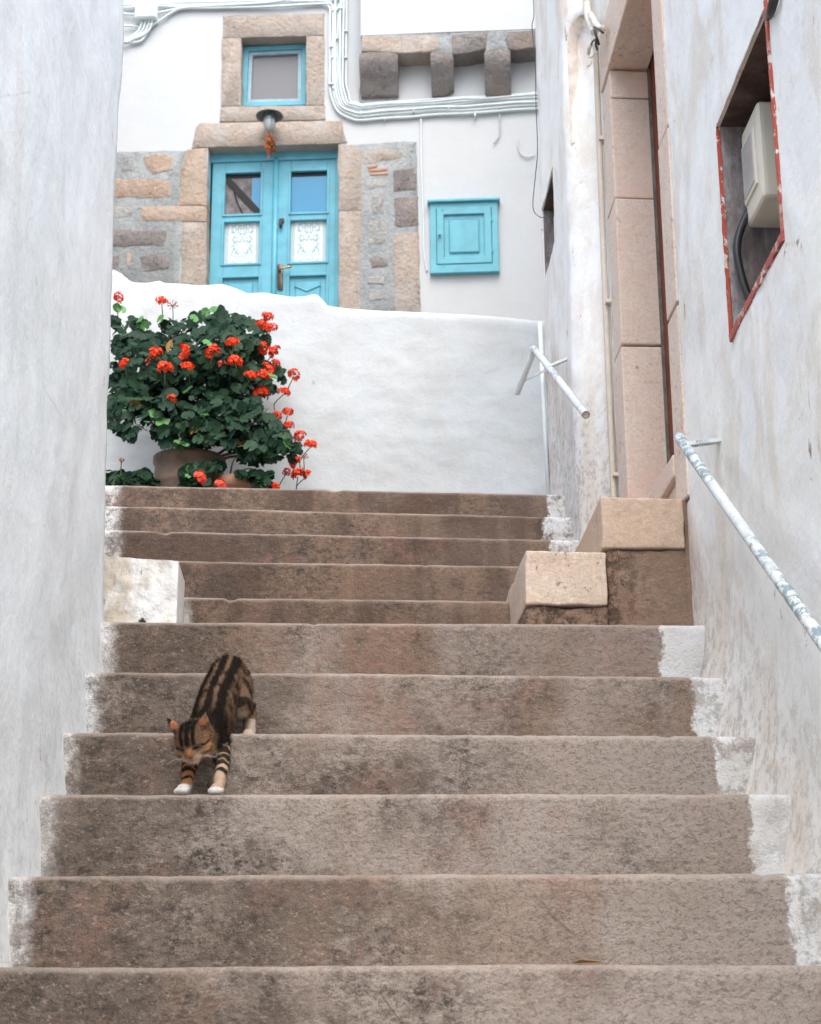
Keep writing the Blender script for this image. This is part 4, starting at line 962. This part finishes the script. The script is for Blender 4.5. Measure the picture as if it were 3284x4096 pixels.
# thin wires: from the bundle to the cupboard, under the corbels, and down to a hook
cable([cz1(*p, .012) for p in ((1665, 1830), (1668, 2100), (1672, 2500), (1700, 3300), (1715, 3900), (1760, 4170))], .0075, 'thin pale cable dropping from the bundle to the blue cupboard', None)
P = lambda x, y, d=.012: (lambda q: fw(q[0], q[1], d))(fac(*c2(x, y), d))
cable([P(412, 600), P(415, 690), P(500, 708), P(760, 690), P(1040, 686), P(1250, 678), P(1340, 692), P(1370, 740), P(1378, 850), P(1372, 940), P(1335, 990)], .006, 'thin grey wire strung below the stone corbels', None, flat('grey_wire', (.42, .43, .43), .6, .3))
cable([P(1503, 955), P(1506, 1020), P(1530, 1065), P(1565, 1082), P(1620, 1070)], .006, 'thin wire hook on the facade near the weathered house', None, flat('pale_wire', (.60, .61, .61), .6, .3))

# ------------------------------------------------------------------ pots and geraniums
def pot(name, c, prof, mat, label, soil_r, soil_z):
    t = thing(name, c, label, 'flower pot')
    MB().lathe(c, prof, 32).build('body', mat, t, smooth=True)
    MB().lathe(c, [(soil_r, soil_z), (.001, soil_z+.01)], 20).build('soil', M_SOIL, t); return t
GZ = ST[10][1]+.0
gz = lambda x: ST[10][1]+(ST[10][2]-ST[10][1])*(x+.95)/1.9
pc = Vector((-.600, 6.86, gz(-.6)))
bp = pot('flower_pot', pc, [(.0, 0), (.105, 0), (.125, .03), (.14, .10), (.143, .17), (.15, .175), (.15, .20), (.143, .205), (.143, .23), (.14, .27), (.15, .28), (.15, .30), (.12, .30), (.118, .26)], M_CLAY, 'large weathered clay pot almost hidden under the big geranium', .12, .26)
tp_ = onY(*c4(950, 1432), 6.80)
tpc = Vector((tp_.x, 6.80, gz(tp_.x)))
zt = tp_.z-tpc.z
tp = pot('flower_pot', tpc, [(0, 0), (.075, 0), (.095, zt*.75), (.106, zt*.76), (.110, zt), (.098, zt), (.09, zt*.7)], M_TERRA, 'small terracotta pot with rim below the coral geranium flowers', .09, zt*.8)
lp_ = onY(*c4(190, 1440), 6.72); lpc = Vector((lp_.x, 6.72, gz(lp_.x)))
sp_ = pot('flower_pot', lpc, [(0, 0), (.05, 0), (.06, .05), (.065, .052), (.066, .07), (.06, .07)], M_TERRA, 'small pot in the corner with low geranium leaves', .058, .06)

def leaf_proto():
    """scalloped, cupped round leaf with a notch, ~1 unit across, facing +Z"""
    vs = [(0, -.02, 0)]; n = 18
    for k in range(n+1):
        a = -pi/2+.22+(2*pi-.44)*k/n; sc_ = 1+.07*cos(a*9)
        for rr in (.28, .5): vs.append((rr*cos(a)*sc_, rr*sin(a)*sc_, .16*rr*rr*4*(.5+.2*cos(3*a))-(.05*(k % 2) if rr > .4 else 0)))
    fs = [(0, 1+2*k, 3+2*k) for k in range(n)]+[(1+2*k, 2+2*k, 4+2*k, 3+2*k) for k in range(n)]
    return vs, fs
LV, LF = leaf_proto()
LME = []
for mt in (M_LEAF, M_LEAFL, M_LEAFY):
    me = mesh_data('leaf', LV, LF, True); me.materials.append(mt)
    at = me.attributes.new('leaf_tone', 'FLOAT', 'POINT'); LME.append(me)
def flower_proto(seed, mat, n=26, open_=1., petal_r=.34):
    rf = random.Random(seed); m = MB()
    for k in range(n):
        z = 1-(k+.5)/n*1.25; ph = k*2.39996+rf.uniform(-.2, .2); r = sqrt(max(0, 1-z*z))
        dr = Vector((r*cos(ph), r*sin(ph), z*.8)).normalized(); c = dr*.42*rf.uniform(.78, 1.2); c.z *= .74; c += Vector((.05*cos(3*ph), .05*sin(2*ph), 0))
        a = dr.orthogonal().normalized(); b = dr.cross(a)
        for q in range(5):
            t = 2*pi*q/5+rf.random()*.4; e = a*cos(t)+b*sin(t); s = dr.cross(e); L = .17*rf.uniform(.85, 1.15)
            m.add([c, c+e*L*.6+s*L*.42+dr*.03, c+e*L+s*L*.22+dr*.045, c+e*L-s*L*.22+dr*.045, c+e*L*.6-s*L*.42+dr*.03], [(0, 1, 2, 3, 4)])
    me = mesh_data('flower_head', m.v, m.f); me.materials.append(mat); return me
FME = [flower_proto(s, M_PETAL) for s in (1, 2, 3, 4)]; FMP = flower_proto(6, M_PETALP, 30); FMB_ = flower_proto(9, M_BUD, 9)
def place(name, me, p, par, s, rot):
    o = bpy.data.objects.new(name, me); COL.objects.link(o); o.parent = par; o.location = Vector(p)-ORI[par.name]; o.scale = (s, s, s); o.rotation_euler = rot; return o
OUT = [(80, 320), (150, 330), (200, 340), (230, 300), (330, 310), (350, 380), (430, 450), (450, 330), (520, 300), (640, 300), (700, 270), (790, 240), (900, 260), (985, 300), (1050, 330), (1130, 340), (1150, 400), (1170, 470), (1140, 560), (1180, 620), (1250, 660), (1270, 720), (1200, 790), (1180, 850), (1130, 900), (1150, 970), (1220, 1040), (1300, 1110), (1370, 1160), (1370, 1230), (1330, 1300), (1200, 1330), (1080, 1310), (1000, 1290), (930, 1200), (850, 1200), (760, 1170), (600, 1190), (450, 1210), (400, 1150), (340, 1060), (180, 1130), (90, 1080), (60, 1000)]
def inside(x, y, poly):
    c = False
    for (x0, y0), (x1, y1) in zip(poly, poly[1:]+poly[:1]):
        if (y0 > y) != (y1 > y) and x < (x1-x0)*(y-y0)/(y1-y0)+x0: c = not c
    return c
def edge_d(x, y, poly):
    best = 1e9; P_ = Vector((x, y))
    for a, b in zip(poly, poly[1:]+poly[:1]):
        a, b = Vector(a), Vector(b); t = max(0, min(1, (P_-a).dot(b-a)/(b-a).length_squared)); best = min(best, (P_-a-(b-a)*t).length)
    return best
rl = random.Random(11)
def leaf_rot(rl, up=.55, spread=.6):
    nrm = Vector((rl.gauss(0, spread), -1+rl.gauss(0, .45), up+rl.gauss(0, .5))).normalized()
    q = nrm.to_track_quat('Z', 'Y'); e = (q.to_matrix() @ Matrix.Rotation(rl.uniform(-.9, .9), 3, 'Z')).to_euler(); return e
def grow(par, poly, n, yc, depth, named, s0=.050, base=None, seed=1, low=False):
    rl = random.Random(seed); items = []
    xs = [p[0] for p in poly]; ys = [p[1] for p in poly]
    while len(items) < n:
        x, y = rl.uniform(min(xs)-5, max(xs)+5), rl.uniform(min(ys), max(ys))
        if not inside(x, y, poly): continue
        d = edge_d(x, y, poly); bul = min(1, d/180)**.6
        dens = fbm((x/130, y/100, 0), 1, seed, 2)
        if dens < -.30 and d < 95: continue
        f = rl.random()**.45                       # mostly on the outer shell
        Y = (yc-depth*bul*f if y < 850 or not low else 6.98-.36*f)+rl.uniform(-.02, .03)
        items.append((Y, onY(*c4(x, y), Y), d))
    items.sort(key=lambda t: t[0])
    mb = MB(); tones = []
    for k, (Y, p, d) in enumerate(items):
        s = s0*rl.choice((.55, .75, .9, 1, 1.1, 1.3))*rl.uniform(.9, 1.1); e = leaf_rot(rl); young = rl.random()
        if k < named:
            kind = 1 if young < .045 else (2 if young > .985 else 0)
            o = place('leaf', LME[kind], p, par, s, e)
        else:
            R = e.to_matrix(); mb.add([p+R @ (Vector(v)*s) for v in LV], LF); tones += [rl.random()]*len(LV)
    if mb.v:
        o = mb.build('foliage', M_LEAF, par, smooth=True); o['kind'] = 'stuff'
        o.data.attributes.new('leaf_tone', 'FLOAT', 'POINT').data.foreach_set('value', tones)
g1 = thing('geranium', pc+Vector((0, 0, .26)), 'big bushy geranium with scarlet flower heads spilling from the clay pot', 'geranium', 'geraniums in pots by the garden wall')
grow(g1, OUT, 1900, 7.16, .50, 296, .049, seed=3, low=True)
# crown core: branching woody stems
def stems(par, base, tips, r=.006, mat=M_STEM, seed=1):
    rs_ = random.Random(seed)
    for t in tips:
        t = Vector(t); mid = base.lerp(t, .5)+Vector((rs_.gauss(0, .02), rs_.gauss(0, .02), .03))
        MB().tube(spline([base+Vector((rs_.gauss(0, .03), rs_.gauss(0, .03), 0)), mid, t], 5), [r*(1-.5*k/10) for k in range(11)], 6).build('stem', mat, par, smooth=True)
M_WOOD = flat('woody_stem', (.12, .085, .055), .9, .2, .3, 30)
stems(g1, pc+Vector((0, 0, .25)), [onY(*c4(x, y), 6.98) for x, y in ((200, 500), (350, 600), (500, 420), (640, 500), (800, 380), (950, 480), (1080, 520), (1120, 760), (1010, 900), (1180, 1080), (1300, 1200), (1150, 1240), (300, 900), (700, 800), (150, 800))], .008, M_WOOD, 4)
FL = [(125, 155, 75), (428, 182, 78), (1160, 288, 80), (1115, 335, 70), (1175, 370, 100), (918, 468, 90), (380, 540, 98), (578, 528, 106), (782, 530, 102), (170, 610, 76), (450, 640, 106), (605, 632, 86), (935, 598, 100),
      (1115, 500, 90), (1205, 528, 90), (1115, 540, 78), (1218, 608, 60), (1160, 655, 104), (1042, 695, 82), (1125, 695, 104), (1340, 690, 86), (1105, 820, 124), (1275, 808, 80), (495, 858, 62), (1225, 974, 68), (1298, 952, 78), (1300, 1045, 80),
      (1280, 1112, 58), (1380, 1115, 82), (1455, 1175, 86), (1350, 1295, 90), (1370, 1375, 92), (1435, 1380, 66), (1290, 1362, 56), (1215, 1030, 30)]
for k, (x, y, w) in enumerate(FL):
    ins_ = inside(x, y, OUT); Y = (6.60+.18*min(1, max(0, (y-400)/900))*0 if ins_ else 7.0)
    if ins_: Y = 7.16-.50*min(1, edge_d(x, y, OUT)/180)**.6-.045
    p = onY(*c4(x, y), Y); s = w*.578/FPX*Y*1.08*1.05
    place('flower_head', FME[k % 4], p, g1, s, (radians(-20)+rl.gauss(0, .45), rl.gauss(0, .4), rl.uniform(0, 6)))
    c = c4(x-rl.uniform(10, 70) if x > 1000 else x+rl.uniform(-25, 25), y+rl.uniform(70, 120))
    MB().tube(spline([p-Vector((0, 0, s*.2)), onY(*c, Y+.03), onY(c[0], c[1]+30, Y+.12)], 4), .0022, 5).build('stem', M_STEM, g1, smooth=True)
for (x, y, w) in ((840, 618, 84), (1240, 815, 40), (330, 600, 60)):
    place('flower_head', FMB_, onY(*c4(x, y), 6.62 if x < 900 else 6.9), g1, w*.578/FPX*7, (rl.gauss(0, .3), rl.gauss(0, .3), 0))
def umbel(x, y, w, Y, par, mat=M_BUD):   # spent, spidery head
    c = onY(*c4(x, y), Y); r = w*.578/FPX*Y/2; m = MB()
    for k in range(16):
        a = 2.4*k; z = .9-1.3*k/16; d = Vector((cos(a)*sqrt(1-z*z*.8), sin(a)*sqrt(1-z*z*.8), z)).normalized()
        m.tube([c, c+d*r*.8, c+d*r], [.0008, .001, .003], 4)
    m.build('spent_head', mat, par)
    MB().tube([c, onY(*c4(x+3, y+60), Y+.01), onY(*c4(x+2, y+120), Y+.05)], .002, 5).build('stem', M_STEM, par)
umbel(503, 215, 84, 6.95, g1); umbel(1410, 1262, 70, 6.95, g1)
for x, y in ((660, 1070), (860, 1068), (485, 490), (1100, 1220)): place('leaf', LME[2], onY(*c4(x, y), 6.66), g1, .055, leaf_rot(rl))
for x, y in ((785, 240), (730, 258), (650, 300), (420, 305), (150, 240), (120, 225), (280, 310), (310, 350), (740, 470), (1195, 700)): place('leaf', LME[1], onY(*c4(x, y), 6.9 if y < 400 else 6.63), g1, .042, leaf_rot(rl))
# little geranium with coral flowers in the terracotta pot
g2 = thing('geranium', tpc+UZ*zt*.8, 'small geranium with coral flowers in the terracotta pot', 'geranium', 'geraniums in pots by the garden wall')
O2 = [(540, 1480), (560, 1410), (600, 1350), (670, 1310), (740, 1320), (820, 1310), (870, 1350), (940, 1360), (1010, 1300), (1100, 1310), (1140, 1380), (1230, 1390), (1260, 1430), (1230, 1480), (1100, 1480), (1060, 1420), (930, 1400), (860, 1410), (780, 1420), (700, 1460), (620, 1470)]
grow(g2, O2, 170, 6.69, .07, 170, .044, seed=8)
for x, y, w in ((688, 1400, 94), (830, 1455, 88)):
    place('flower_head', FMP, onY(*c4(x, y), 6.60), g2, w*.578/FPX*6.8*1.1, (radians(60), .2, 1))
place('flower_head', FME[1], onY(*c4(1215, 1462), 6.64), g2, .036, (.5, .2, 2))
stems(g2, tpc+UZ*zt*.8, [onY(*c4(x, y), 6.68) for x, y in ((620, 1430), (688, 1420), (800, 1400), (1050, 1340), (1180, 1420), (985, 1230))], .004, M_STEM, 9)
g3 = thing('geranium', lpc+UZ*.10, 'low geranium with one red bud beside the plain house corner', 'geranium', 'geraniums in pots by the garden wall')
O3 = [(20, 1440), (30, 1350), (110, 1345), (170, 1360), (240, 1370), (300, 1370), (380, 1400), (390, 1450), (330, 1480), (20, 1480)]
grow(g3, O3, 70, 6.76, .08, 70, .046, seed=12)
bmesh_p = onY(*c4(150, 1285), 6.7)
place('flower_head', FMB_, bmesh_p, g3, .030, (0, 0, 0)); MB().tube([bmesh_p, onY(*c4(143, 1345), 6.72), onY(*c4(150, 1420), 6.72)], .0022, 5).build('stem', M_STEM, g3)

# dry leaf lying at the foot of a riser
p = Vector((onY(2283, 3860, 3.32).x, 3.10, ST[0][2]+.004))
m = MB().add([p+Vector((-.03, 0, 0)), p+Vector((-.01, -.010, .006)), p+Vector((.028, -.002, .002)), p+Vector((.006, .010, .008))], [(0, 1, 2, 3)])
tag(m.build('dry_leaf', M_LEAFY), 'curled brown dry leaf lying on the second lowest visible step', 'leaf')

# ------------------------------------------------------------------ the cat
def cp7(x, y, Y): return onY(*c7(x, y), Y)
cat = thing('cat', cp7(560, 1820, 3.66), 'brown tabby cat with white paws walking down the worn steps', 'cat')
prims = []   # (p0, r0, p1, r1)
def cap(a, ra_, b, rb_): prims.append((Vector(a), ra_, Vector(b), rb_))
zt2 = .514; zt3 = .691
HEAD = cp7(500, 1190, 3.64)
SH = cp7(660, 1060, 3.80); MIDB = cp7(775, 720, 3.95); RUMP = cp7(905, 420, 4.08)
cap(SH, .041, MIDB, .045); cap(MIDB, .045, RUMP, .043); cap(RUMP, .043, RUMP+Vector((.006, .03, -.03)), .042); cap(RUMP, .037, RUMP+Vector((-.002, .005, .016)), .030)
cap(SH+Vector((.004, .0, -.03)), .037, MIDB+Vector((.004, .01, -.028)), .039)
cap(SH, .037, HEAD+Vector((.008, .04, .012)), .031)
chest = cp7(640, 1240, 3.74); cap(chest, .034, SH+Vector((0, .02, -.02)), .044)
# front legs
shl, ell, wrl, pal = cp7(520, 1290, 3.73), cp7(450, 1500, 3.70), cp7(420, 1700, 3.672), cp7(395, 1790, 3.664)
cap(shl, .023, ell, .0165); cap(ell, .0158, wrl, .0125); cap(wrl, .0140, Vector((pal.x, 3.660, zt2+.014)), .0125)
pw = Vector((pal.x, 3.655, zt2+.0125)); tipL = cp7(290, 1790, 3.640); cap(pw, .0142, Vector((tipL.x+.016, 3.644, zt2+.0115)), .0142)
shr, elr, wrr = cp7(800, 1230, 3.78), cp7(840, 1440, 3.74), cp7(800, 1650, 3.69)
cap(shr, .024, elr, .0170); cap(elr, .0158, wrr, .0126); pr_ = cp7(780, 1800, 3.66); cap(wrr, .0142, Vector((pr_.x, 3.668, zt2+.013)), .0126)
cap(Vector((pr_.x, 3.665, zt2+.012)), .0140, Vector((pr_.x-.004, 3.650, zt2+.0115)), .0138)
# toes
for base, dirx in ((Vector((tipL.x+.015, 3.642, zt2+.0095)), Vector((-.4, -.9, 0))), (Vector((pr_.x-.004, 3.646, zt2+.0095)), Vector((-.05, -1, 0)))):
    dx = dirx.normalized(); sx = dx.cross(UZ)
    for k in (-1.5, -.5, .5, 1.5): cap(base+sx*k*.0066, .0066, base+sx*k*.0074+dx*(.011-.0012*k*k)-UZ*.002, .0056)
# hind legs
hip = cp7(1000, 560, 4.07); kn = cp7(1035, 800, 4.00); hk = cp7(1140, 780, 4.085); hp_ = cp7(1155, 1000, 4.045)
cap(hip, .038, kn, .027); cap(kn, .025, hk, .018); cap(hk, .017, Vector((hp_.x, 4.035, zt3+.02)), .0145); cap(Vector((hp_.x, 4.035, zt3+.014)), .0148, Vector((hp_.x-.003, 4.000, zt3+.012)), .0138)
for k in (-1, 0, 1): cap(Vector((hp_.x+k*.0075, 4.0, zt3+.0085)), .0075, Vector((hp_.x+k*.0085, 3.990, zt3+.008)), .0068)
hip2 = RUMP+Vector((-.020, .0, -.035)); kn2 = cp7(800, 860, 4.0); hk2 = kn2+Vector((.012, .07, -.01))
cap(hip2, .040, kn2, .028); cap(kn2, .026, hk2, .018); cap(hk2, .017, Vector((hk2.x, 4.06, zt3+.02)), .0145); cap(Vector((hk2.x, 4.06, zt3+.013)), .0145, Vector((hk2.x, 4.02, zt3+.012)), .0135)
# tail hanging behind
TL = [RUMP+Vector((.02, .04, .0)), cp7(1070, 430, 4.14), cp7(1105, 420, 4.17), cp7(1125, 560, 4.17), cp7(1130, 760, 4.15)]
TLs = spline(TL, 4)
for k in range(len(TLs)-1): cap(TLs[k], .0135-.0003*k, TLs[k+1], .0135-.0003*(k+1))
# head: skull, cheeks, muzzle, ears; the face looks down and to one side
fwd = Vector((-.14, -.62, -.77)).normalized(); rt_ = Vector((0, 0, 1)).cross(fwd).normalized()*-1; rt_ = fwd.cross(UZ).normalized(); hu = rt_.cross(fwd)
tilt = Matrix.Rotation(radians(8), 3, fwd); rt_ = tilt @ rt_; hu = tilt @ hu
def hp3(x, f, u): return HEAD+rt_*x+fwd*f+hu*u
sph = []   # scaled spheres (centre, radii in head frame)
sph.append((hp3(0, -.004, .004), (.0385, .040, .035))); 
for s in (-1, 1):
    sph.append((hp3(s*.019, .012, -.012), (.0205, .022, .019))); sph.append((hp3(s*.0085, .034, -.0135), (.0125, .014, .0105)))
sph.append((hp3(0, .030, .000), (.0105, .022, .012))); sph.append((hp3(0, .033, -.0225), (.0105, .011, .008)))
bm = bmesh.new()
def isph(bm, mat4, sub=2): bmesh.ops.create_icosphere(bm, subdivisions=sub, radius=1, matrix=mat4)
for a, r0, b, r1 in prims:
    L = (b-a).length; n = max(2, int(L/(min(r0, r1)*.35))+1)
    for k in range(n+1):
        t = k/n; r = r0+(r1-r0)*t; isph(bm, Matrix.Translation(a.lerp(b, t)) @ Matrix.Scale(r, 4))
HM = Matrix((rt_, fwd, hu)).transposed().to_4x4()
for c, (a, b, d) in sph: isph(bm, Matrix.Translation(c) @ HM @ Matrix.Diagonal((a, b, d, 1)), 3)
# ears: thick curved triangles
for s in (-1, 1):
    base = [hp3(s*.010, -.010, .030), hp3(s*.040, -.014, .006), hp3(s*.026, -.026, .016)]; tip = hp3(s*.047, -.020, .062); inn = hp3(s*.027, .002, .020)
    q = [bm.verts.new(v) for v in (base[0], inn, base[1], base[2], tip)]
    for tri in ((0, 1, 4), (1, 2, 4), (2, 3, 4), (3, 0, 4), (3, 2, 1, 0)): bm.faces.new([q[i] for i in tri])
me = bpy.data.meshes.new('tmp'); bm.to_mesh(me); bm.free()
tmp = bpy.data.objects.new('tmp', me); COL.objects.link(tmp)
md = tmp.modifiers.new('r', 'REMESH'); md.mode = 'VOXEL'; md.voxel_size = .0026
ms = tmp.modifiers.new('s', 'SMOOTH'); ms.factor = .5; ms.iterations = 5
dg = bpy.context.evaluated_depsgraph_get(); ev = tmp.evaluated_get(dg).to_mesh()
CV = [v.co.copy() for v in ev.vertices]; CN = [v.normal.copy() for v in ev.vertices]; CF = [tuple(p.vertices) for p in ev.polygons]
tmp.evaluated_get(dg).to_mesh_clear(); bpy.data.objects.remove(tmp); bpy.data.meshes.remove(me)
# coat colour
DK = Vector((.008, .0065, .0055)); BR = Vector((.115, .072, .046)); TAN = Vector((.27, .175, .115)); OR = Vector((.36, .155, .06)); CRM = Vector((.46, .36, .27)); WHT = Vector((.50, .48, .46)); PNK = Vector((.42, .17, .11))
spine = [HEAD+Vector((.01, .04, .02)), SH, MIDB, RUMP, RUMP+Vector((.006, .05, -.03))]
def seg_t(p, pts):
    best = (1e9, 0, None)
    for k in range(len(pts)-1):
        a, b = pts[k], pts[k+1]; t = max(0, min(1, (p-a).dot(b-a)/(b-a).length_squared)); q = a.lerp(b, t); d = (p-q).length
        if d < best[0]: best = (d, k+t, q)
    return best
def ss(x, a, b): t = max(0, min(1, (x-a)/(b-a))); return t*t*(3-2*t)
def leg_tone(p, pts, base, seed, bands):
    d, t, q = seg_t(p, pts)
    c = base.copy()
    for (tb, w) in bands:
        f = 1-ss(abs(t-tb+.10*nz(p, 60, seed)), w*.5, w); c = c.lerp(DK, f*.95)
    return c
def coat(p, nrm):
    h = p-HEAD; x, f, u = h.dot(rt_), h.dot(fwd), h.dot(hu)
    dh = h.length; w = nz(p, 55, 1)*.5+nz(p, 120, 2)*.3
    dists = {}
    dL = seg_t(p, [shl, ell, wrl, pw, tipL, Vector((tipL.x+.012, 3.630, zt2+.01))])[0]; dR = seg_t(p, [shr, elr, wrr, Vector((pr_.x, 3.668, zt2+.013)), Vector((pr_.x-.004, 3.640, zt2+.010))])[0]
    dH = seg_t(p, [kn, hk, Vector((hp_.x, 4.035, zt3+.014)), Vector((hp_.x, 3.99, zt3+.01))])[0]; dS, tS, qS = seg_t(p, spine); dT = seg_t(p, TLs)[0]
    if dh < .062 and f > -.036 and (f > -.016 or u > .026):
        c = TAN.lerp(BR, ss(u+.008*w, -.012, .03))
        c = c.lerp(OR, .55*ss(abs(x), .018, .04)*ss(-u, -.03, .01))
        # crown stripes
        for s0, ww in ((0, .0065), (.013, .0045), (-.013, .0045)):
            st = (1-ss(abs(x-s0*(1+8*max(0, -f)))+.002*w, ww*.6, ww*1.3))*ss(u, .006, .018); c = c.lerp(DK, st*.95)
        c = c.lerp(DK, (1-ss(abs(x), .012, .022))*ss(u, .022, .032)*.8*(1-ss(f, .005, .02)))
        # eye line and cheek strokes
        for s in (-1, 1):
            e = h-(rt_*s*.0185+fwd*.030+hu*.006); ev_ = sqrt((e.dot(rt_)/.0105)**2+((e.dot(hu)+s*e.dot(rt_)*.25*0)/.0032)**2); c = c.lerp(DK, (1-ss(ev_, .75, 1.25))*(1 if f > .01 else 0))
            l = abs(u-(.002-.35*abs(x)+.012)); c = c.lerp(DK, (1-ss(l+.001*w, .0012, .003))*ss(abs(x), .022, .028)*.7)
            l = abs(u-(-.010-.3*abs(x)+.008)); c = c.lerp(DK, (1-ss(l+.001*w, .001, .0028))*ss(abs(x), .020, .03)*.5)
        br = (1-ss(abs(x), .005, .010))*ss(f, .02, .034)*(1-ss(u, .004, .016)); c = c.lerp(OR*.8, br*.8)
        mz = ss(f, .036, .042)*(1-ss(u, -.012, -.006)); c = c.lerp(CRM, mz*.7)
        if f > .020 and u < -.018: c = c.lerp(WHT, ss(-u, .019, .023))
        nose = sqrt((x/.0055)**2+((u+.0045)/.0038)**2); c = c.lerp(Vector((.20, .07, .05)), (1-ss(nose, .7, 1.2))*(f > .038))
        er = ss(u, .030, .036)*ss(abs(x), .021, .026)
        if er > 0: c = c.lerp(OR.lerp(PNK, .5) if nrm.dot(fwd) > -.35 else BR, er)
        return c
    if dL < .024 and p.z < shl.z-.006:
        c = leg_tone(p, [shl, ell, wrl, pw], OR.lerp(TAN, .35), 3, ((1.30, .16), (.98, .15), (.5, .2), (1.75, .08)))
        c = c.lerp(TAN, .4*max(0, nz(p, 40, 3)))
        return c.lerp(WHT, ss(zt2+.024-p.z+.005*w, -.003, .004)*ss(3.676-p.y, -.012, .004)) if p.z < zt2+.04 else c
    if dR < .026 and p.z < shr.z-.006:
        c = leg_tone(p, [shr, elr, wrr, Vector((pr_.x, 3.668, zt2+.013))], CRM.lerp(TAN, .5), 4, ((.2, .25), (.62, .2), (.98, .2), (1.25, .12), (1.62, .12)))
        return c.lerp(WHT, ss(zt2+.017-p.z+.004*w, -.002, .003)*ss(3.672-p.y, 0, .006))
    if dH < .020 and p.z < kn.z-.02: 
        return CRM.lerp(TAN, .35+.3*w).lerp(WHT, .2)
    if dT < .019: return DK.lerp(BR, .12+.5*max(0, nz(p, 26, 6)))
    # body: long dark stripes either side of the spine, broken bars on the flank
    side = (p-qS); lx = side.x*1.0+.004*w; up = nrm.z*.6-nrm.y*.5
    c = BR.lerp(TAN, .22+.25*nz(p, 22, 4))
    c = c.lerp(CRM, .5*ss(-nrm.z, .2, .8))
    t = tS
    for x0, ww in ((-.031, .0100), (-.006, .0100), (.021, .0118)):
        st = 1-ss(abs(lx-x0-.006*nz((0, 0, p.y), 14, x0*90))+.004*nz(p, 50, 8)+.003*nz(p, 130, 4), ww*.62, ww*1.15); c = c.lerp(DK, st*.97*ss(t, .5, 1.1))
    fl = ss(abs(lx), .030, .038); bars = ss(nz((p.x*.5, p.y, p.z*.7), 42, 9), -.02, .16); c = c.lerp(DK, fl*bars*.9)
    c = c.lerp(DK, .95*(1-ss(t, .95, 1.5))*ss(t, .0, .25)*ss(nrm.z+.5*nz(p, 34, 2), -.45, .05))
    return c
CC = [coat(p, n) for p, n in zip(CV, CN)]
# muscle and fur-clump relief
CV2 = [p+n*(.0016*nz(p, 70, 3)+.0009*nz(p, 160, 5)) for p, n in zip(CV, CN)]
def fur_mat():
    n = NB('tabby_fur', .85, .05)
    c = n.n('ShaderNodeAttribute', attribute_type='GEOMETRY', attribute_name='coat').outputs['Color']
    n.col(n.mix(n.ramp(n.noise(420, 2, .7, n.scale(n.pos, (1, .4, .4))), .35, .7, 0, .35), c, n.mix(1, c, (.45, .42, .4), 'MULTIPLY')))
    return n.m
M_FUR = fur_mat()
body = obj('body', CV2, CF, M_FUR, cat, smooth=True)
body.data.attributes.new('coat', 'FLOAT_COLOR', 'POINT').data.foreach_set('color', [x for c in CC for x in (c.x, c.y, c.z, 1)])
# fur: short strands combed back along the body
rf = random.Random(4); fv, ff, fc = [], [], []
tail_dir = (RUMP-SH).normalized()
cum = []; tot = 0
for f in CF:
    a = (CV[f[1]]-CV[f[0]]).cross(CV[f[2]]-CV[f[0]]).length; tot += a; cum.append(tot)
import bisect
for k in range(42000):
    f = CF[bisect.bisect(cum, rf.random()*tot) if True else 0] if tot else CF[0]
    i0, i1, i2 = f[0], f[1], f[2]; a, b = rf.random(), rf.random()
    if a+b > 1: a, b = 1-a, 1-b
    p = CV2[i0].lerp(CV2[i1], a)+(CV2[i2]-CV2[i0])*b; nrm = CN[i0]; h = p-HEAD
    inhead = h.length < .05 and h.dot(fwd) > -.03
    flow = (-fwd*.4+(h-fwd*h.dot(fwd)).normalized()*.8) if inhead else (tail_dir*.7 if p.z > SH.z-.06 and seg_t(p, spine)[0] < .06 else Vector((0, .1, -1)))
    if p.z < zt2+.03 and p.y < 3.75: L = .003
    else: L = (.0065 if inhead else .0105)*rf.uniform(.6, 1.2)
    d = (nrm*.42+flow*.85+Vector((rf.gauss(0, .16), rf.gauss(0, .16), rf.gauss(0, .16)))).normalized()*L
    s = d.cross(nrm).normalized()*.00042; n0 = len(fv)
    fv += [p-s-nrm*.0008, p+s-nrm*.0008, p+d]; ff.append((n0, n0+1, n0+2))
    c = CC[i0]*rf.uniform(.75, 1.3); fc += [c.x, c.y, c.z, 1]*3
fo = obj('fur', fv, ff, M_FUR, cat); fo['kind'] = 'stuff'
fo.data.attributes.new('coat', 'FLOAT_COLOR', 'POINT').data.foreach_set('color', fc)
# eyes (lowered lids), nose, whiskers
for s in (-1, 1):
    c = hp3(s*.0185, .0315, .006); m4 = Matrix.Translation(c-fwd*.004) @ HM @ Matrix.Diagonal((.0095, .005, .0030, 1))
    bm = bmesh.new(); bmesh.ops.create_icosphere(bm, subdivisions=2, radius=1, matrix=m4)
    obj('eye', [v.co.copy() for v in bm.verts], [tuple(v.index for v in q.verts) for q in bm.faces], glass('cat_eye', (.008, .007, .005), .6), cat, smooth=True); bm.free()
bm = bmesh.new(); bmesh.ops.create_icosphere(bm, subdivisions=2, radius=1, matrix=Matrix.Translation(hp3(0, .0475, -.0055)) @ HM @ Matrix.Diagonal((.0055, .003, .0035, 1)))
obj('nose', [v.co.copy() for v in bm.verts], [tuple(v.index for v in q.verts) for q in bm.faces], flat('nose_leather', (.16, .055, .045), .5), cat, smooth=True); bm.free()
m = MB()
for s in (-1, 1):
    for k in range(4):
        a = hp3(s*.011, .040, -.014+.002*(k % 3)); b = a+rt_*s*.045+fwd*(.012-.006*k)+hu*(.010-.007*k); m.tube([a, a.lerp(b, .5)+hu*.003, b-hu*.006], [.00014, .0001, .00004], 4)
m.build('whiskers', flat('whisker', (.7, .68, .65), .4), cat)
